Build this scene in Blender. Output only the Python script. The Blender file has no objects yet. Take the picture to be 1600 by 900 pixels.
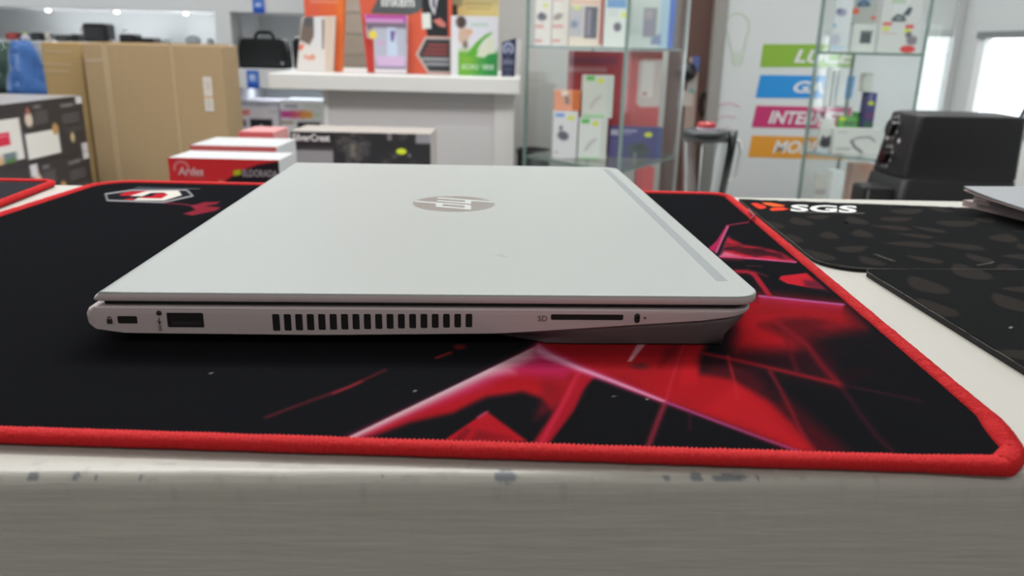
import bpy, bmesh, math, random
import numpy as np
from mathutils import Vector, Matrix

# ------------------------------------------------------------------ camera, world, lights, exposure
S = bpy.context.scene
COL = S.collection
FPX, PITCH, ROLL, YAW = 1241.04, 0.296469, -0.022427, 0.050406
CAM = np.array([0.0, 0.0, 0.105042])
def cam_axes():
    f = np.array([0.0, math.cos(PITCH), -math.sin(PITCH)])
    r = np.array([1.0, 0.0, 0.0]); d = np.cross(f, r)
    c, s = math.cos(ROLL), math.sin(ROLL)
    return np.array([c*r + s*d, -s*r + c*d, f])
AX = cam_axes()
cd = bpy.data.cameras.new('camera'); cam = bpy.data.objects.new('camera', cd); COL.objects.link(cam)
cd.sensor_width = 36.0; cd.lens = FPX/1600*36.0; cd.clip_start = 0.01; cd.clip_end = 200
M = Matrix([[AX[0][i], -AX[1][i], -AX[2][i], CAM[i]] for i in range(3)] + [[0, 0, 0, 1]])
cam.matrix_world = M
cd.dof.use_dof = True; cd.dof.focus_distance = 0.31; cd.dof.aperture_fstop = cd.lens/1.9
S.camera = cam

W = bpy.data.worlds.new('world'); S.world = W; W.use_nodes = True
bg = W.node_tree.nodes['Background']; bg.inputs[0].default_value = (0.92, 0.97, 1.0, 1); bg.inputs[1].default_value = 2.6

def area(name, loc, sx, sy, power, color=(1, 1, 1), rot=(0, 0, 0)):
    l = bpy.data.lights.new(name, 'AREA'); l.shape = 'RECTANGLE'; l.size = sx; l.size_y = sy
    l.energy = power; l.color = color
    o = bpy.data.objects.new(name, l); o.location = loc; o.rotation_euler = rot; COL.objects.link(o)
    return o
area('ceiling_light_near', (-0.1, 0.95, 1.66), 2.6, 0.14, 4.5, (1.0, 0.99, 0.97))
area('ceiling_light_middle', (-0.1, 1.9, 1.66), 2.6, 0.14, 14, (1.0, 0.99, 0.97))
area('fill_light_aisle', (-0.15, 1.10, 0.98), 2.6, 0.36, 22, (1.0, 0.99, 0.97))  # added fill over the aisle, brightens the fronts behind it
area('ceiling_light_far', (-0.4, 3.0, 1.66), 3.4, 0.14, 28, (0.97, 0.99, 1.0))
area('fill_light_behind', (-0.3, -1.3, 1.66), 2.6, 0.14, 14, (1.0, 0.94, 0.91))  # added fill behind the camera, lifts and warms the counter front
S.view_settings.view_transform = 'Standard'; S.view_settings.look = 'None'
S.view_settings.gamma = 1.0; S.view_settings.use_curve_mapping = False
S.view_settings.exposure = 0.33

# ------------------------------------------------------------------ measuring helpers
def ray(px, py):
    return np.array([(px-800)/FPX, (py-450)/FPX, 1.0]) @ AX
def at(px, py, Y):                       # point of the upright plane at depth Y
    d = ray(px, py); return CAM + d*(Y-CAM[1])/d[1]
def atz(px, py, z=0.0):                  # point of the level plane at height z
    d = ray(px, py); return CAM + d*(z-CAM[2])/d[2]
def project(P):
    c = (np.asarray(P)-CAM) @ AX.T
    return 800+FPX*c[:, 0]/c[:, 2], 450+FPX*c[:, 1]/c[:, 2]

# ------------------------------------------------------------------ materials
def lin(c):
    c = np.asarray(c, float)/255.0
    return np.where(c <= 0.04045, c/12.92, ((c+0.055)/1.055)**2.4)
MATS = {}
def mat(name, rgb, rough=0.5, metal=0.0, bump=0.0, bscale=200.0, var=0.0, stretch=(1, 1, 1), sheen=0.0, coat=0.0, attr=False, spec=0.5, emit=0.0):
    if name in MATS: return MATS[name]
    m = bpy.data.materials.new(name); m.use_nodes = True; nt = m.node_tree; N = nt.nodes; L = nt.links
    b = N['Principled BSDF']
    b.inputs['Roughness'].default_value = rough; b.inputs['Metallic'].default_value = metal
    b.inputs['Specular IOR Level'].default_value = spec
    if sheen: b.inputs['Sheen Weight'].default_value = sheen
    if coat: b.inputs['Coat Weight'].default_value = coat; b.inputs['Coat Roughness'].default_value = 0.08
    c = tuple(lin(rgb)) + (1,)
    b.inputs['Base Color'].default_value = c
    if emit:
        b.inputs['Emission Color'].default_value = c; b.inputs['Emission Strength'].default_value = emit
    src = None
    if attr:
        a = N.new('ShaderNodeVertexColor'); a.layer_name = 'Col'; src = a.outputs['Color']
        L.new(src, b.inputs['Base Color'])
    if var or bump:
        tc = N.new('ShaderNodeTexCoord'); mp = N.new('ShaderNodeMapping'); mp.inputs['Scale'].default_value = stretch
        L.new(tc.outputs['Object'], mp.inputs['Vector'])
        nz = N.new('ShaderNodeTexNoise'); nz.inputs['Scale'].default_value = bscale; nz.inputs['Detail'].default_value = 5
        L.new(mp.outputs[0], nz.inputs['Vector'])
        if bump:
            bp = N.new('ShaderNodeBump'); bp.inputs['Strength'].default_value = min(1, bump); bp.inputs['Distance'].default_value = 0.001
            L.new(nz.outputs['Fac'], bp.inputs['Height']); L.new(bp.outputs[0], b.inputs['Normal'])
        if var:
            mx = N.new('ShaderNodeMix'); mx.data_type = 'RGBA'; mx.blend_type = 'MULTIPLY'; mx.inputs['Factor'].default_value = 1.0
            mr = N.new('ShaderNodeMapRange'); mr.inputs['To Min'].default_value = 1-var; mr.inputs['To Max'].default_value = 1+var
            L.new(nz.outputs['Fac'], mr.inputs['Value'])
            if src is not None: L.new(src, mx.inputs['A'])
            else: mx.inputs['A'].default_value = c
            L.new(mr.outputs[0], mx.inputs['B']); L.new(mx.outputs['Result'], b.inputs['Base Color'])
    MATS[name] = m
    return m
def glass_mat(name, tint, gloss=1.0):
    if name in MATS: return MATS[name]
    m = bpy.data.materials.new(name); m.use_nodes = True; nt = m.node_tree; N = nt.nodes; L = nt.links
    N.remove(N['Principled BSDF']); out = N['Material Output']
    t = N.new('ShaderNodeBsdfTransparent'); t.inputs[0].default_value = tuple(tint)+(1,)
    g = N.new('ShaderNodeBsdfGlossy'); g.inputs['Roughness'].default_value = 0.02; g.inputs[0].default_value = (1, 1, 1, 1)
    f = N.new('ShaderNodeFresnel'); gm = N.new('ShaderNodeNewGeometry'); ir = N.new('ShaderNodeMapRange')
    ir.inputs['To Min'].default_value = 1.5; ir.inputs['To Max'].default_value = 1/1.5
    L.new(gm.outputs['Backfacing'], ir.inputs['Value']); L.new(ir.outputs[0], f.inputs[0])
    k = N.new('ShaderNodeMath'); k.operation = 'MULTIPLY'; k.inputs[1].default_value = gloss
    mx = N.new('ShaderNodeMixShader'); L.new(f.outputs[0], k.inputs[0]); L.new(k.outputs[0], mx.inputs[0])
    L.new(t.outputs[0], mx.inputs[1]); L.new(g.outputs[0], mx.inputs[2]); L.new(mx.outputs[0], out.inputs[0])
    MATS[name] = m
    return m
def plain(rgb, rough=0.5):               # a plain card or plastic colour
    return mat('plain_%d_%d_%d_%d' % (*[int(v) for v in rgb], int(rough*100)), rgb, rough)
PRINT = mat('printed_card', (255, 255, 255), 0.45, attr=True)
PRINT_M = mat('printed_matt_paper', (255, 255, 255), 0.7, attr=True)

# ------------------------------------------------------------------ objects
def tag(o, label=None, cat=None, group=None, kind=None):
    if label: o['label'] = label
    if cat: o['category'] = cat
    if group: o['group'] = group
    if kind: o['kind'] = kind
    return o
def thing(name, label, cat, loc, rz=0.0, group=None):
    o = bpy.data.objects.new(name, None); COL.objects.link(o)
    o.location = [float(v) for v in loc]; o.rotation_euler = (0, 0, rz); o.empty_display_size = 0.05
    return tag(o, label, cat, group)
def link(name, me, m, parent=None, smooth=False):
    o = bpy.data.objects.new(name, me); COL.objects.link(o)
    if m is not None: me.materials.append(m)
    if smooth: me.polygons.foreach_set('use_smooth', [True]*len(me.polygons))
    if parent is not None: o.parent = parent
    return o
def raw(name, verts, faces, m, parent=None, smooth=False):
    me = bpy.data.meshes.new(name); me.from_pydata([tuple(map(float, v)) for v in verts], [], faces); me.update()
    return link(name, me, m, parent, smooth)
def from_bm(name, bm, m, parent=None, smooth=False):
    bmesh.ops.recalc_face_normals(bm, faces=bm.faces)
    me = bpy.data.meshes.new(name); bm.to_mesh(me); bm.free()
    return link(name, me, m, parent, smooth)
def add_box(bm, x0, x1, y0, y1, z0, z1, bev=0.0, seg=2):
    vs = [bm.verts.new((x, y, z)) for z in (z0, z1) for y in (y0, y1) for x in (x0, x1)]
    fs = [bm.faces.new([vs[i] for i in q]) for q in ((0, 2, 3, 1), (4, 5, 7, 6), (0, 1, 5, 4), (2, 6, 7, 3), (0, 4, 6, 2), (1, 3, 7, 5))]
    if bev > 0:
        es = list({e for f in fs for e in f.edges})
        bmesh.ops.bevel(bm, geom=es, offset=bev, segments=seg, affect='EDGES', profile=0.5)
def box(name, x0, x1, y0, y1, z0, z1, m, parent=None, bev=0.0, seg=2):
    bm = bmesh.new(); add_box(bm, x0, x1, y0, y1, z0, z1, bev, seg)
    return from_bm(name, bm, m, parent)
def prism(name, pts, z0, z1, m, parent=None, bev=0.0):      # upright prism on a plan outline
    bm = bmesh.new(); n = len(pts)
    lo = [bm.verts.new((p[0], p[1], z0)) for p in pts]; hi = [bm.verts.new((p[0], p[1], z1)) for p in pts]
    bm.faces.new(lo[::-1]); bm.faces.new(hi)
    for i in range(n): bm.faces.new((lo[i], lo[(i+1) % n], hi[(i+1) % n], hi[i]))
    if bev: bmesh.ops.bevel(bm, geom=list(bm.edges), offset=bev, segments=2, affect='EDGES', profile=0.5)
    return from_bm(name, bm, m, parent)
def plate(name, pts, y0, y1, m, parent=None, bev=0.0):      # outline in x,z given thickness along y
    bm = bmesh.new(); n = len(pts)
    lo = [bm.verts.new((p[0], y0, p[1])) for p in pts]; hi = [bm.verts.new((p[0], y1, p[1])) for p in pts]
    bm.faces.new(lo); bm.faces.new(hi[::-1])
    for i in range(n): bm.faces.new((lo[i], hi[i], hi[(i+1) % n], lo[(i+1) % n]))
    if bev: bmesh.ops.bevel(bm, geom=list(bm.edges), offset=bev, segments=2, affect='EDGES', profile=0.5)
    return from_bm(name, bm, m, parent)
def tube(name, pts, rad, m, parent=None, n=8, closed=False, caps=True):
    P = [Vector(p) for p in pts]; k = len(P); V = []; F = []
    rr = rad if hasattr(rad, '__len__') else [rad]*k
    up = Vector((0, 0, 1)); prev = None
    for i in range(k):
        a = P[(i-1) % k] if (closed or i > 0) else P[i]; b = P[(i+1) % k] if (closed or i < k-1) else P[i]
        t = (b-a).normalized(); u = up.cross(t)
        if u.length < 1e-3: u = Vector((1, 0, 0)).cross(t)
        u.normalize()
        if prev is not None and u.dot(prev) < 0: u = -u
        prev = u; w = t.cross(u)
        for j in range(n):
            an = 2*math.pi*j/n; V.append(P[i]+(u*math.cos(an)+w*math.sin(an))*rr[i])
    for i in range(k if closed else k-1):
        for j in range(n):
            F.append((i*n+j, i*n+(j+1) % n, ((i+1) % k)*n+(j+1) % n, ((i+1) % k)*n+j))
    if not closed and caps:
        F.append(tuple(range(n))[::-1]); F.append(tuple(range((k-1)*n, k*n)))
    return raw(name, V, F, m, parent, True)
def lathe(name, prof, m, parent=None, n=28, center=(0, 0, 0), axis='z', caps=False):
    V = []; F = []; k = len(prof)
    for (r, z) in prof:
        for j in range(n):
            a = 2*math.pi*j/n
            p = (r*math.cos(a), r*math.sin(a), z)
            if axis == 'y': p = (p[0], -p[2], p[1])
            if axis == 'x': p = (-p[2], p[0], p[1])
            V.append((p[0]+center[0], p[1]+center[1], p[2]+center[2]))
    for i in range(k-1):
        for j in range(n): F.append((i*n+j, i*n+(j+1) % n, (i+1)*n+(j+1) % n, (i+1)*n+j))
    if caps: F.append(tuple(range(n))[::-1]); F.append(tuple(range((k-1)*n, k*n)))
    o = raw(name, V, F, m, parent, True)
    return o
def text_mesh(s, w, h, shear=0.0, bold=0.0):
    cu = bpy.data.curves.new('lettering', 'FONT'); cu.body = s; cu.shear = shear; cu.offset = bold; cu.resolution_u = 3
    cu.extrude = 0.0
    o = bpy.data.objects.new('lettering', cu); COL.objects.link(o)
    dg = bpy.context.evaluated_depsgraph_get(); dg.update()
    me = bpy.data.meshes.new_from_object(o.evaluated_get(dg))
    bpy.data.objects.remove(o); bpy.data.curves.remove(cu)
    n = len(me.vertices); a = np.empty(n*3); me.vertices.foreach_get('co', a); a = a.reshape(-1, 3)
    lo = a.min(0); hi = a.max(0); a[:, 0] = (a[:, 0]-lo[0])/(hi[0]-lo[0])*w; a[:, 1] = (a[:, 1]-lo[1])/(hi[1]-lo[1])*h; a[:, 2] = 0
    me.materials.clear()
    return me, a
def text_upright(s, x, y, z, w, h, m, parent, shear=0.0, bold=0.0, skew=0.0):   # letters on a face that looks toward -y
    me, a = text_mesh(s, w, h, shear, bold)
    b = np.stack([x+a[:, 0], np.full(len(a), y), z+a[:, 1]+a[:, 0]*skew], 1)
    me.vertices.foreach_set('co', b.ravel()); me.update()
    return link('lettering', me, m, parent)
def text_map(s, fn, m, parent, shear=0.0, bold=0.0, name='lettering'):          # letters mapped by fn(u, v) from the unit square
    me, a = text_mesh(s, 1, 1, shear, bold)
    b = np.array([fn(u, v) for u, v, _ in a]); me.vertices.foreach_set('co', b.ravel()); me.update()
    return link(name, me, m, parent)

# ------------------------------------------------------------------ flat print
def vnoise(x, y, seed=0):
    xi = np.floor(x).astype(np.int64); yi = np.floor(y).astype(np.int64); fx = x-xi; fy = y-yi
    fx = fx*fx*(3-2*fx); fy = fy*fy*(3-2*fy)
    def hsh(a, b):
        n = (a*374761393 + b*668265263 + seed*974711) & 0x7fffffff
        n = ((n ^ (n >> 13))*1274126177) & 0x7fffffff
        return ((n ^ (n >> 16)) & 0xffff)/65535.0
    return (hsh(xi, yi)*(1-fx)+hsh(xi+1, yi)*fx)*(1-fy) + (hsh(xi, yi+1)*(1-fx)+hsh(xi+1, yi+1)*fx)*fy
def fbm(x, y, seed=0, o=4):
    return sum(vnoise(x*2**k, y*2**k, seed+k)*0.5**k for k in range(o))/sum(0.5**k for k in range(o))
class Paint:
    def __init__(s, px, py, base): s.px = px; s.py = py; s.col = np.tile(np.asarray(base, float), (len(px), 1))
    def mix(s, a, c):
        a = np.clip(a, 0, 1)[:, None]; s.col = s.col*(1-a)+np.asarray(c, float)*a
    def poly(s, pts, c, blur=1.5, alpha=1.0, noise=None):
        x, y = s.px, s.py; n = len(pts); dmin = np.full(len(x), 1e18); ins = np.zeros(len(x), bool)
        for i in range(n):
            x0, y0 = pts[i]; x1, y1 = pts[(i+1) % n]; dx, dy = x1-x0, y1-y0
            t = np.clip(((x-x0)*dx+(y-y0)*dy)/(dx*dx+dy*dy+1e-12), 0, 1)
            dmin = np.minimum(dmin, (x-x0-t*dx)**2+(y-y0-t*dy)**2)
            if dy != 0: ins ^= ((y0 > y) != (y1 > y)) & (x < (x1-x0)*(y-y0)/(y1-y0)+x0)
        sd = np.sqrt(dmin)*np.where(ins, 1, -1)
        a = np.clip(0.5+sd/blur, 0, 1); a = a*a*(3-2*a)*alpha
        if noise is not None: a = a*noise
        s.mix(a, c)
    def rect(s, x0, y0, x1, y1, c, blur=1.5, alpha=1.0): s.poly([(x0, y0), (x1, y0), (x1, y1), (x0, y1)], c, blur, alpha)
    def ell(s, cx, cy, rx, ry, c, blur=0.3, alpha=1.0, rot=0.0):
        u = (s.px-cx)*math.cos(rot)+(s.py-cy)*math.sin(rot); v = -(s.px-cx)*math.sin(rot)+(s.py-cy)*math.cos(rot)
        d = np.sqrt((u/rx)**2+(v/ry)**2); s.mix(np.clip((1-d)/blur+0.5, 0, 1)*alpha, c)
    def ring(s, cx, cy, rx, ry, w, c, alpha=1.0, lo=None):
        d = np.sqrt(((s.px-cx)/rx)**2+((s.py-cy)/ry)**2); a = np.clip(1.5-np.abs(d-1)/w, 0, 1)*alpha
        if lo is not None: a = a*(s.py < lo)
        s.mix(a, c)
    def line(s, pts, w, c, alpha=1.0, taper=None):
        best = np.zeros(len(s.px)); n = len(pts)
        for i in range(n-1):
            x0, y0 = pts[i]; x1, y1 = pts[i+1]; dx, dy = x1-x0, y1-y0
            t = np.clip(((s.px-x0)*dx+(s.py-y0)*dy)/(dx*dx+dy*dy), 0, 1)
            d2 = (s.px-x0-t*dx)**2+(s.py-y0-t*dy)**2
            g = (i+t)/(n-1); ww = w if taper is None else w*(taper[0]*(1-g)+taper[1]*g)
            best = np.maximum(best, np.exp(-d2/(ww*ww)))
        s.mix(best*alpha, c)
    def glow(s, p, q, sig, c, alpha=1.0, side=1, sig2=None, ends=4.0):  # one-sided falloff from the edge p-q
        dx, dy = q[0]-p[0], q[1]-p[1]; L = math.hypot(dx, dy); tx, ty = dx/L, dy/L
        u = (s.px-p[0])*tx+(s.py-p[1])*ty; v = (-(s.px-p[0])*ty+(s.py-p[1])*tx)*side
        g = np.clip(u/L, 0, 1); sg = sig if sig2 is None else sig*(1-g)+sig2*g
        a = np.where(v > 0, np.exp(-(v/sg)**2), np.exp(-(v/1.6)**2))
        a = a*np.clip(u/ends+0.5, 0, 1)*np.clip((L-u)/ends+0.5, 0, 1)
        s.mix(a*alpha, c)
def colour_mesh(me, rgb):
    a = me.color_attributes.new('Col', 'FLOAT_COLOR', 'POINT')
    d = np.ones((len(rgb), 4)); d[:, :3] = lin(np.clip(rgb, 0, 255)); a.data.foreach_set('color', d.ravel())
def grid_mesh(name, V, nx, ny, keep=None):
    i = np.arange(nx-1); j = np.arange(ny-1); I, J = np.meshgrid(i, j); a = (J*nx+I).ravel()
    F = np.stack([a, a+1, a+1+nx, a+nx], 1)
    if keep is not None: F = F[keep[F].all(1)]
    me = bpy.data.meshes.new(name); me.vertices.add(len(V)); me.vertices.foreach_set('co', np.asarray(V, float).ravel())
    me.loops.add(F.size); me.loops.foreach_set('vertex_index', F.ravel())
    me.polygons.add(len(F)); me.polygons.foreach_set('loop_start', np.arange(0, F.size, 4)); me.polygons.foreach_set('loop_total', np.full(len(F), 4))
    me.update(calc_edges=True); me.validate()
    return me
def panel(name, parent, bl, br, tl, pxr, paint, base=(240, 240, 240), m=None, step=1.4):
    x0, y0, x1, y1 = pxr; bl, br, tl = map(np.asarray, (bl, br, tl))
    nx = max(3, int(abs(x1-x0)/step)+1); ny = max(3, int(abs(y1-y0)/step)+1)
    u, v = np.meshgrid(np.linspace(0, 1, nx), np.linspace(0, 1, ny)); u = u.ravel(); v = v.ravel()
    V = bl+u[:, None]*(br-bl)+v[:, None]*(tl-bl)
    P = Paint(x0+u*(x1-x0), y1+v*(y0-y1), base); paint(P)
    me = grid_mesh(name, V, nx, ny); colour_mesh(me, P.col)
    return link(name, me, m or PRINT, parent)

def frame(x0, y0, x1, y1, Y):            # upright rectangle seen through these photo bounds at depth Y
    a, b, c, d = at(x0, y1, Y), at(x1, y1, Y), at(x0, y0, Y), at(x1, y0, Y)
    return (a[0]+c[0])/2, (b[0]+d[0])/2, (a[2]+b[2])/2, (c[2]+d[2])/2
def carton(name, label, cat, x0, y0, x1, y1, Y, dep, rgb, paint=None, group=None, zb=None, rz=0.0, texts=(), bev=0.0015, rough=0.5, base=None, part='printed_face'):
    X0, X1, zlo, zhi = frame(x0, y0, x1, y1, Y)
    if zb is not None: y1 = y0+(y1-y0)*(zhi-zb)/(zhi-zlo); zlo = zb+0.0006
    w, h = X1-X0, zhi-zlo
    r = thing(name, label, cat, ((X0+X1)/2, Y, zlo), rz, group)
    box('body', -w/2, w/2, 0, dep, 0, h, plain(rgb, rough), r, bev)
    if paint: panel(part, r, (-w/2, -0.0006, 0), (w/2, -0.0006, 0), (-w/2, -0.0006, h), (x0, y0, x1, y1), paint, base or rgb)
    for t in texts:
        s, tx0, ty0, tx1, ty1, c = t[:6]; kw = t[6] if len(t) > 6 else {}
        fx = lambda p: -w/2+(p-x0)/(x1-x0)*w
        fz = lambda p: (y1-p)/(y1-y0)*h
        text_upright(s, fx(tx0), -0.0012, fz(ty1), fx(tx1)-fx(tx0), fz(ty0)-fz(ty1), plain(c, 0.5), r, **kw)
    return r
def struct(o): return tag(o, kind='structure')

# ------------------------------------------------------------------ the room
FLOOR = -0.92; CEIL = 1.72
WHITE = mat('white_wall_paint', (206, 208, 208), 0.6, bump=0.15, bscale=60)
XR = 1.62
struct(box('floor', -3.3, XR+0.1, -2.6, 4.3, FLOOR-0.05, FLOOR, mat('grey_floor_tile', (150, 146, 140), 0.35, var=0.06, bscale=3)))
struct(box('ceiling', -3.3, XR+0.1, -2.6, 4.3, CEIL, CEIL+0.05, mat('ceiling_paint', (225, 225, 222), 0.8)))
struct(box('wall_back', -3.3, XR+0.1, 4.2, 4.3, FLOOR, CEIL, WHITE))
struct(box('wall_front', -3.3, XR+0.1, -2.6, -2.5, FLOOR, CEIL, WHITE))
def wall_with_hole(name, x0, x1, y0, y1, hy0, hy1, hz0, hz1, m):
    bm = bmesh.new()
    add_box(bm, x0, x1, y0, hy0, FLOOR, CEIL); add_box(bm, x0, x1, hy1, y1, FLOOR, CEIL)
    add_box(bm, x0, x1, hy0, hy1, FLOOR, hz0); add_box(bm, x0, x1, hy0, hy1, hz1, CEIL)
    return struct(from_bm(name, bm, m))
PANE = glass_mat('window_glass', (0.97, 0.98, 0.98))
FRM = mat('white_window_frame', (225, 227, 228), 0.4)
# right wall with the low daylight window
wy1 = 2.93; wz1 = 0.185; wy0 = 1.45; wz0 = -0.20
wall_with_hole('wall_right', XR, XR+0.02, -2.6, 4.3, wy0, wy1, wz0, wz1, mat('grey_wall_paint', (196, 200, 200), 0.6))
w1 = thing('window_1', None, None, (XR, (wy0+wy1)/2, wz0)); tag(w1, kind='structure')
hl = (wy1-wy0)/2
box('top_rail', -0.012, 0.02, -hl, hl, wz1-wz0-0.022, wz1-wz0, mat('grey_window_rail', (120, 124, 126), 0.5), w1)
box('jamb', -0.004, 0.02, hl-0.045, hl, 0, wz1-wz0-0.022, FRM, w1)
box('jamb', -0.004, 0.02, -hl, -hl+0.035, 0, wz1-wz0-0.022, FRM, w1)
box('bottom_rail', -0.004, 0.02, -hl+0.035, hl-0.035, 0, 0.03, FRM, w1)
box('pane', 0.010, 0.013, -hl+0.035, hl-0.035, 0.03, wz1-wz0-0.022, PANE, w1)
# left wall with the shop window outside the picture
wall_with_hole('wall_left', -3.3, -3.18, -2.6, 4.3, 0.9, 2.7, -0.35, 0.75, WHITE)
w2 = thing('window_2', None, None, (-3.2, 1.8, -0.35)); tag(w2, kind='structure')
for a, b in ((-0.9, -0.86), (0.86, 0.9)): box('jamb', -0.06, 0.01, a, b, 0, 1.1, FRM, w2)
box('rail', -0.06, 0.01, -0.86, 0.86, 0, 0.04, FRM, w2); box('rail', -0.06, 0.01, -0.86, 0.86, 1.06, 1.1, FRM, w2)
box('pane', -0.03, -0.025, -0.86, 0.86, 0.04, 1.06, PANE, w2)
# partition behind the desk: doorway, wooden cladding and banner stand on its face
PY = 3.05
pX0 = at(528, 60, PY)[0]; dX0 = at(1040, 150, PY)[0]; dX1 = at(1119, 150, PY)[0]
struct(box('wall_partition_left', pX0, dX0, PY, PY+0.12, FLOOR, CEIL, mat('partition_grey', (188, 187, 184), 0.6)))
struct(box('wall_partition_right', dX1, XR, PY, PY+0.12, FLOOR, CEIL, WHITE))
# wooden cladding boards
clad = thing('trim_1', None, None, (at(532, 110, PY)[0], PY, FLOOR)); tag(clad, kind='structure')
cx1 = at(772, 60, PY)[0]-clad.location.x
rnd = random.Random(4); z = 0.0; k = 0
while z < 1.9:
    hgt = 0.075; dpt = 0.012+rnd.uniform(0, 0.003)
    t = rnd.uniform(-10, 10)
    wm = mat('washed_wood_%d' % (k % 4), (176+t, 163+t, 150+t), 0.6, bump=0.3, bscale=40, var=0.16, stretch=(0.6, 1, 14))
    box('plank', 0, cx1, -dpt, 0, z+0.002, z+hgt, wm, clad, 0.001, 1); z += hgt; k += 1
# brown door
d1 = thing('door_1', None, None, (dX0, PY+0.02, FLOOR)); tag(d1, kind='structure')
dw = dX1-dX0
BR = mat('brown_door_paint', (98, 70, 62), 0.45, bump=0.1, bscale=80, stretch=(6, 1, 0.6), var=0.08)
box('leaf', 0, dw-0.035, 0.0, 0.05, 0, 2.1, BR, d1)
box('door_frame', dw-0.036, dw+0.004, -0.05, 0.1, 0, 2.3, mat('greige_frame', (150, 146, 142), 0.5), d1)
hx = at(1084, 105, PY)[0]-dX0; hz = at(1074, 112, PY)[2]-FLOOR
lathe('handle', [(0.0, -0.02), (0.03, -0.02), (0.034, 0.0), (0.024, 0.02), (0.0, 0.03)], plain((18, 18, 20), 0.35), d1, 16, (at(1069, 112, PY)[0]-dX0+0.01, -0.03, hz), 'y')
s = at(1091, 90, PY); e = at(1083, 200, PY)
box('notice_strip', s[0]-dX0-0.03, s[0]-dX0+0.01, -0.006, 0, e[2]-FLOOR-0.02, s[2]-FLOOR, mat('door_strip', (170, 150, 140), 0.5), d1)
for (a, b, c, dd, colr) in ((1083, 88, 1094, 112, (88, 100, 160)), (1075, 120, 1090, 142, (190, 182, 176)), (1069, 142, 1084, 166, (196, 186, 178)), (1078, 139, 1086, 145, (120, 170, 165))):
    X0, X1, z0, z1 = frame(a, b, c, dd, PY)
    box('notice', X0-dX0, X1-dX0, -0.0085 if colr[0] < 180 else -0.0075, -0.005, z0-FLOOR, z1-FLOOR, plain(colr), d1)
c0 = at(1100, 162, PY)
tube('lock_ring', [(c0[0]-dX0+0.012*math.cos(a), -0.012, c0[2]-FLOOR+0.04*math.sin(a)) for a in np.linspace(0, 2*math.pi, 17)[:-1]], 0.006, plain((30, 24, 24), 0.3), d1, 6, True)

# ------------------------------------------------------------------ counter
CREAM = (176, 174, 166)
def counter():
    fl, fr = atz(0, 741), atz(1600, 742.5)
    bl, br = atz(100, 289.5), atz(1480, 314.5)
    ext = lambda p, q, x: p+(q-p)*(x-p[0])/(q[0]-p[0])
    XA, XB = -1.15, 1.25
    F0, F1 = ext(fl, fr, XA), ext(fl, fr, XB); B0, B1 = ext(bl, br, XA), ext(bl, br, XB)
    r = thing('shop_counter', 'long cream painted wooden counter under the laptop, with chipped rounded front edge', 'counter', ((F0+F1)/2)[:2].tolist()+[FLOOR])
    ox = np.array([r.location.x, r.location.y, FLOOR])
    # section across the counter: s = distance behind the front edge line, z
    R = 0.0042
    sec = [(R*(1-math.sin(a))-R*0.35, -R*(1-math.cos(a))) for a in np.linspace(0, math.pi/2, 9)]
    prof = [(None, 0.0)]+[(t, 0.0) for t in (0.03, 0.02, 0.013, 0.008, 0.0062, 0.0052, 0.0044, 0.0037, 0.0032)]+sec+[(-R*0.35, z) for z in np.linspace(-R-0.002, -0.1, 40)]+[(-R*0.35, -0.3), (-R*0.35, FLOOR+0.0)]
    xs = np.concatenate([np.linspace(XA, -0.24, 30)[:-1], np.linspace(-0.24, 0.24, 700), np.linspace(0.24, XB, 30)[1:]])
    V = []; C = []
    chips = []
    for (px, py, wpx, hz) in ((50, 741, 13, 1.0), (118, 740, 8, 1.0), (151, 740, 4, .6), (221, 740, 5, .5), (598, 737, 4, .4), (790, 741, 24, 1.3), (1040, 737, 8, .6), (1088, 741, 14, 1.0), (1140, 740, 38, .8), (1186, 744, 3, .5)):
        p = atz(px, py); chips.append((p[0], wpx*0.00013, hz*0.8))
    cr = np.array(CREAM, float)
    for (s_, z) in prof:
        for x in xs:
            f = F0+(F1-F0)*(x-XA)/(XB-XA); b = B0+(B1-B0)*(x-XA)/(XB-XA)
            if s_ is None: p = np.array([b[0], b[1], 0.0])
            else: p = np.array([x, f[1]+s_, z])
            if s_ is not None and s_ < 0.004:
                p[1] += 0.0006*(float(fbm(np.array([x*90]), np.array([z*60]), 7)[0])-0.5) if z > -0.02 else 0
            V.append(p-ox)
    V = np.array(V); nx = len(xs); ny = len(prof)
    sarr = np.repeat([0.4 if q[0] is None else q[0] for q in prof], nx); zarr = np.repeat([q[1] for q in prof], nx); xarr = np.tile(xs, ny)
    dd = np.where(zarr < -0.0001, -zarr, -np.maximum(sarr-0.003, 0))
    col = np.tile(cr, (len(V), 1))
    for (cx, cw, hz) in chips:
        a = ((xarr-cx)/cw)**2+((dd-0.0009)/(0.0011*hz))**2+0.9*(fbm(xarr*1500, dd*1500, 3)-0.5)
        k = np.clip((1.0-a)*3, 0, 1)[:, None]; col = col*(1-k)+np.array([118, 122, 126])*k
    scuff = np.clip(fbm(xarr*300, sarr*400, 11)-0.62, 0, 1)*1.2*(np.abs(dd-0.002) < 0.006)
    col = col*(1-0.4*np.clip(scuff, 0, 1)[:, None])
    me = grid_mesh('worktop', V, nx, ny); colour_mesh(me, col)
    me.polygons.foreach_set('use_smooth', [True]*len(me.polygons))
    m = mat('cream_gloss_paint', CREAM, 0.38, bump=0.6, bscale=75, stretch=(0.28, 0.28, 3.4), attr=True, var=0.035)
    o = link('worktop', me, m, r)
    # closed back and underside so that the counter is solid
    raw('back_panel', [B0-ox+np.array([0, 0, 0]), B1-ox, B1-ox+np.array([0, 0, FLOOR]), B0-ox+np.array([0, 0, FLOOR])], [(0, 1, 2, 3)], m, r)
    return r
counter()

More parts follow.
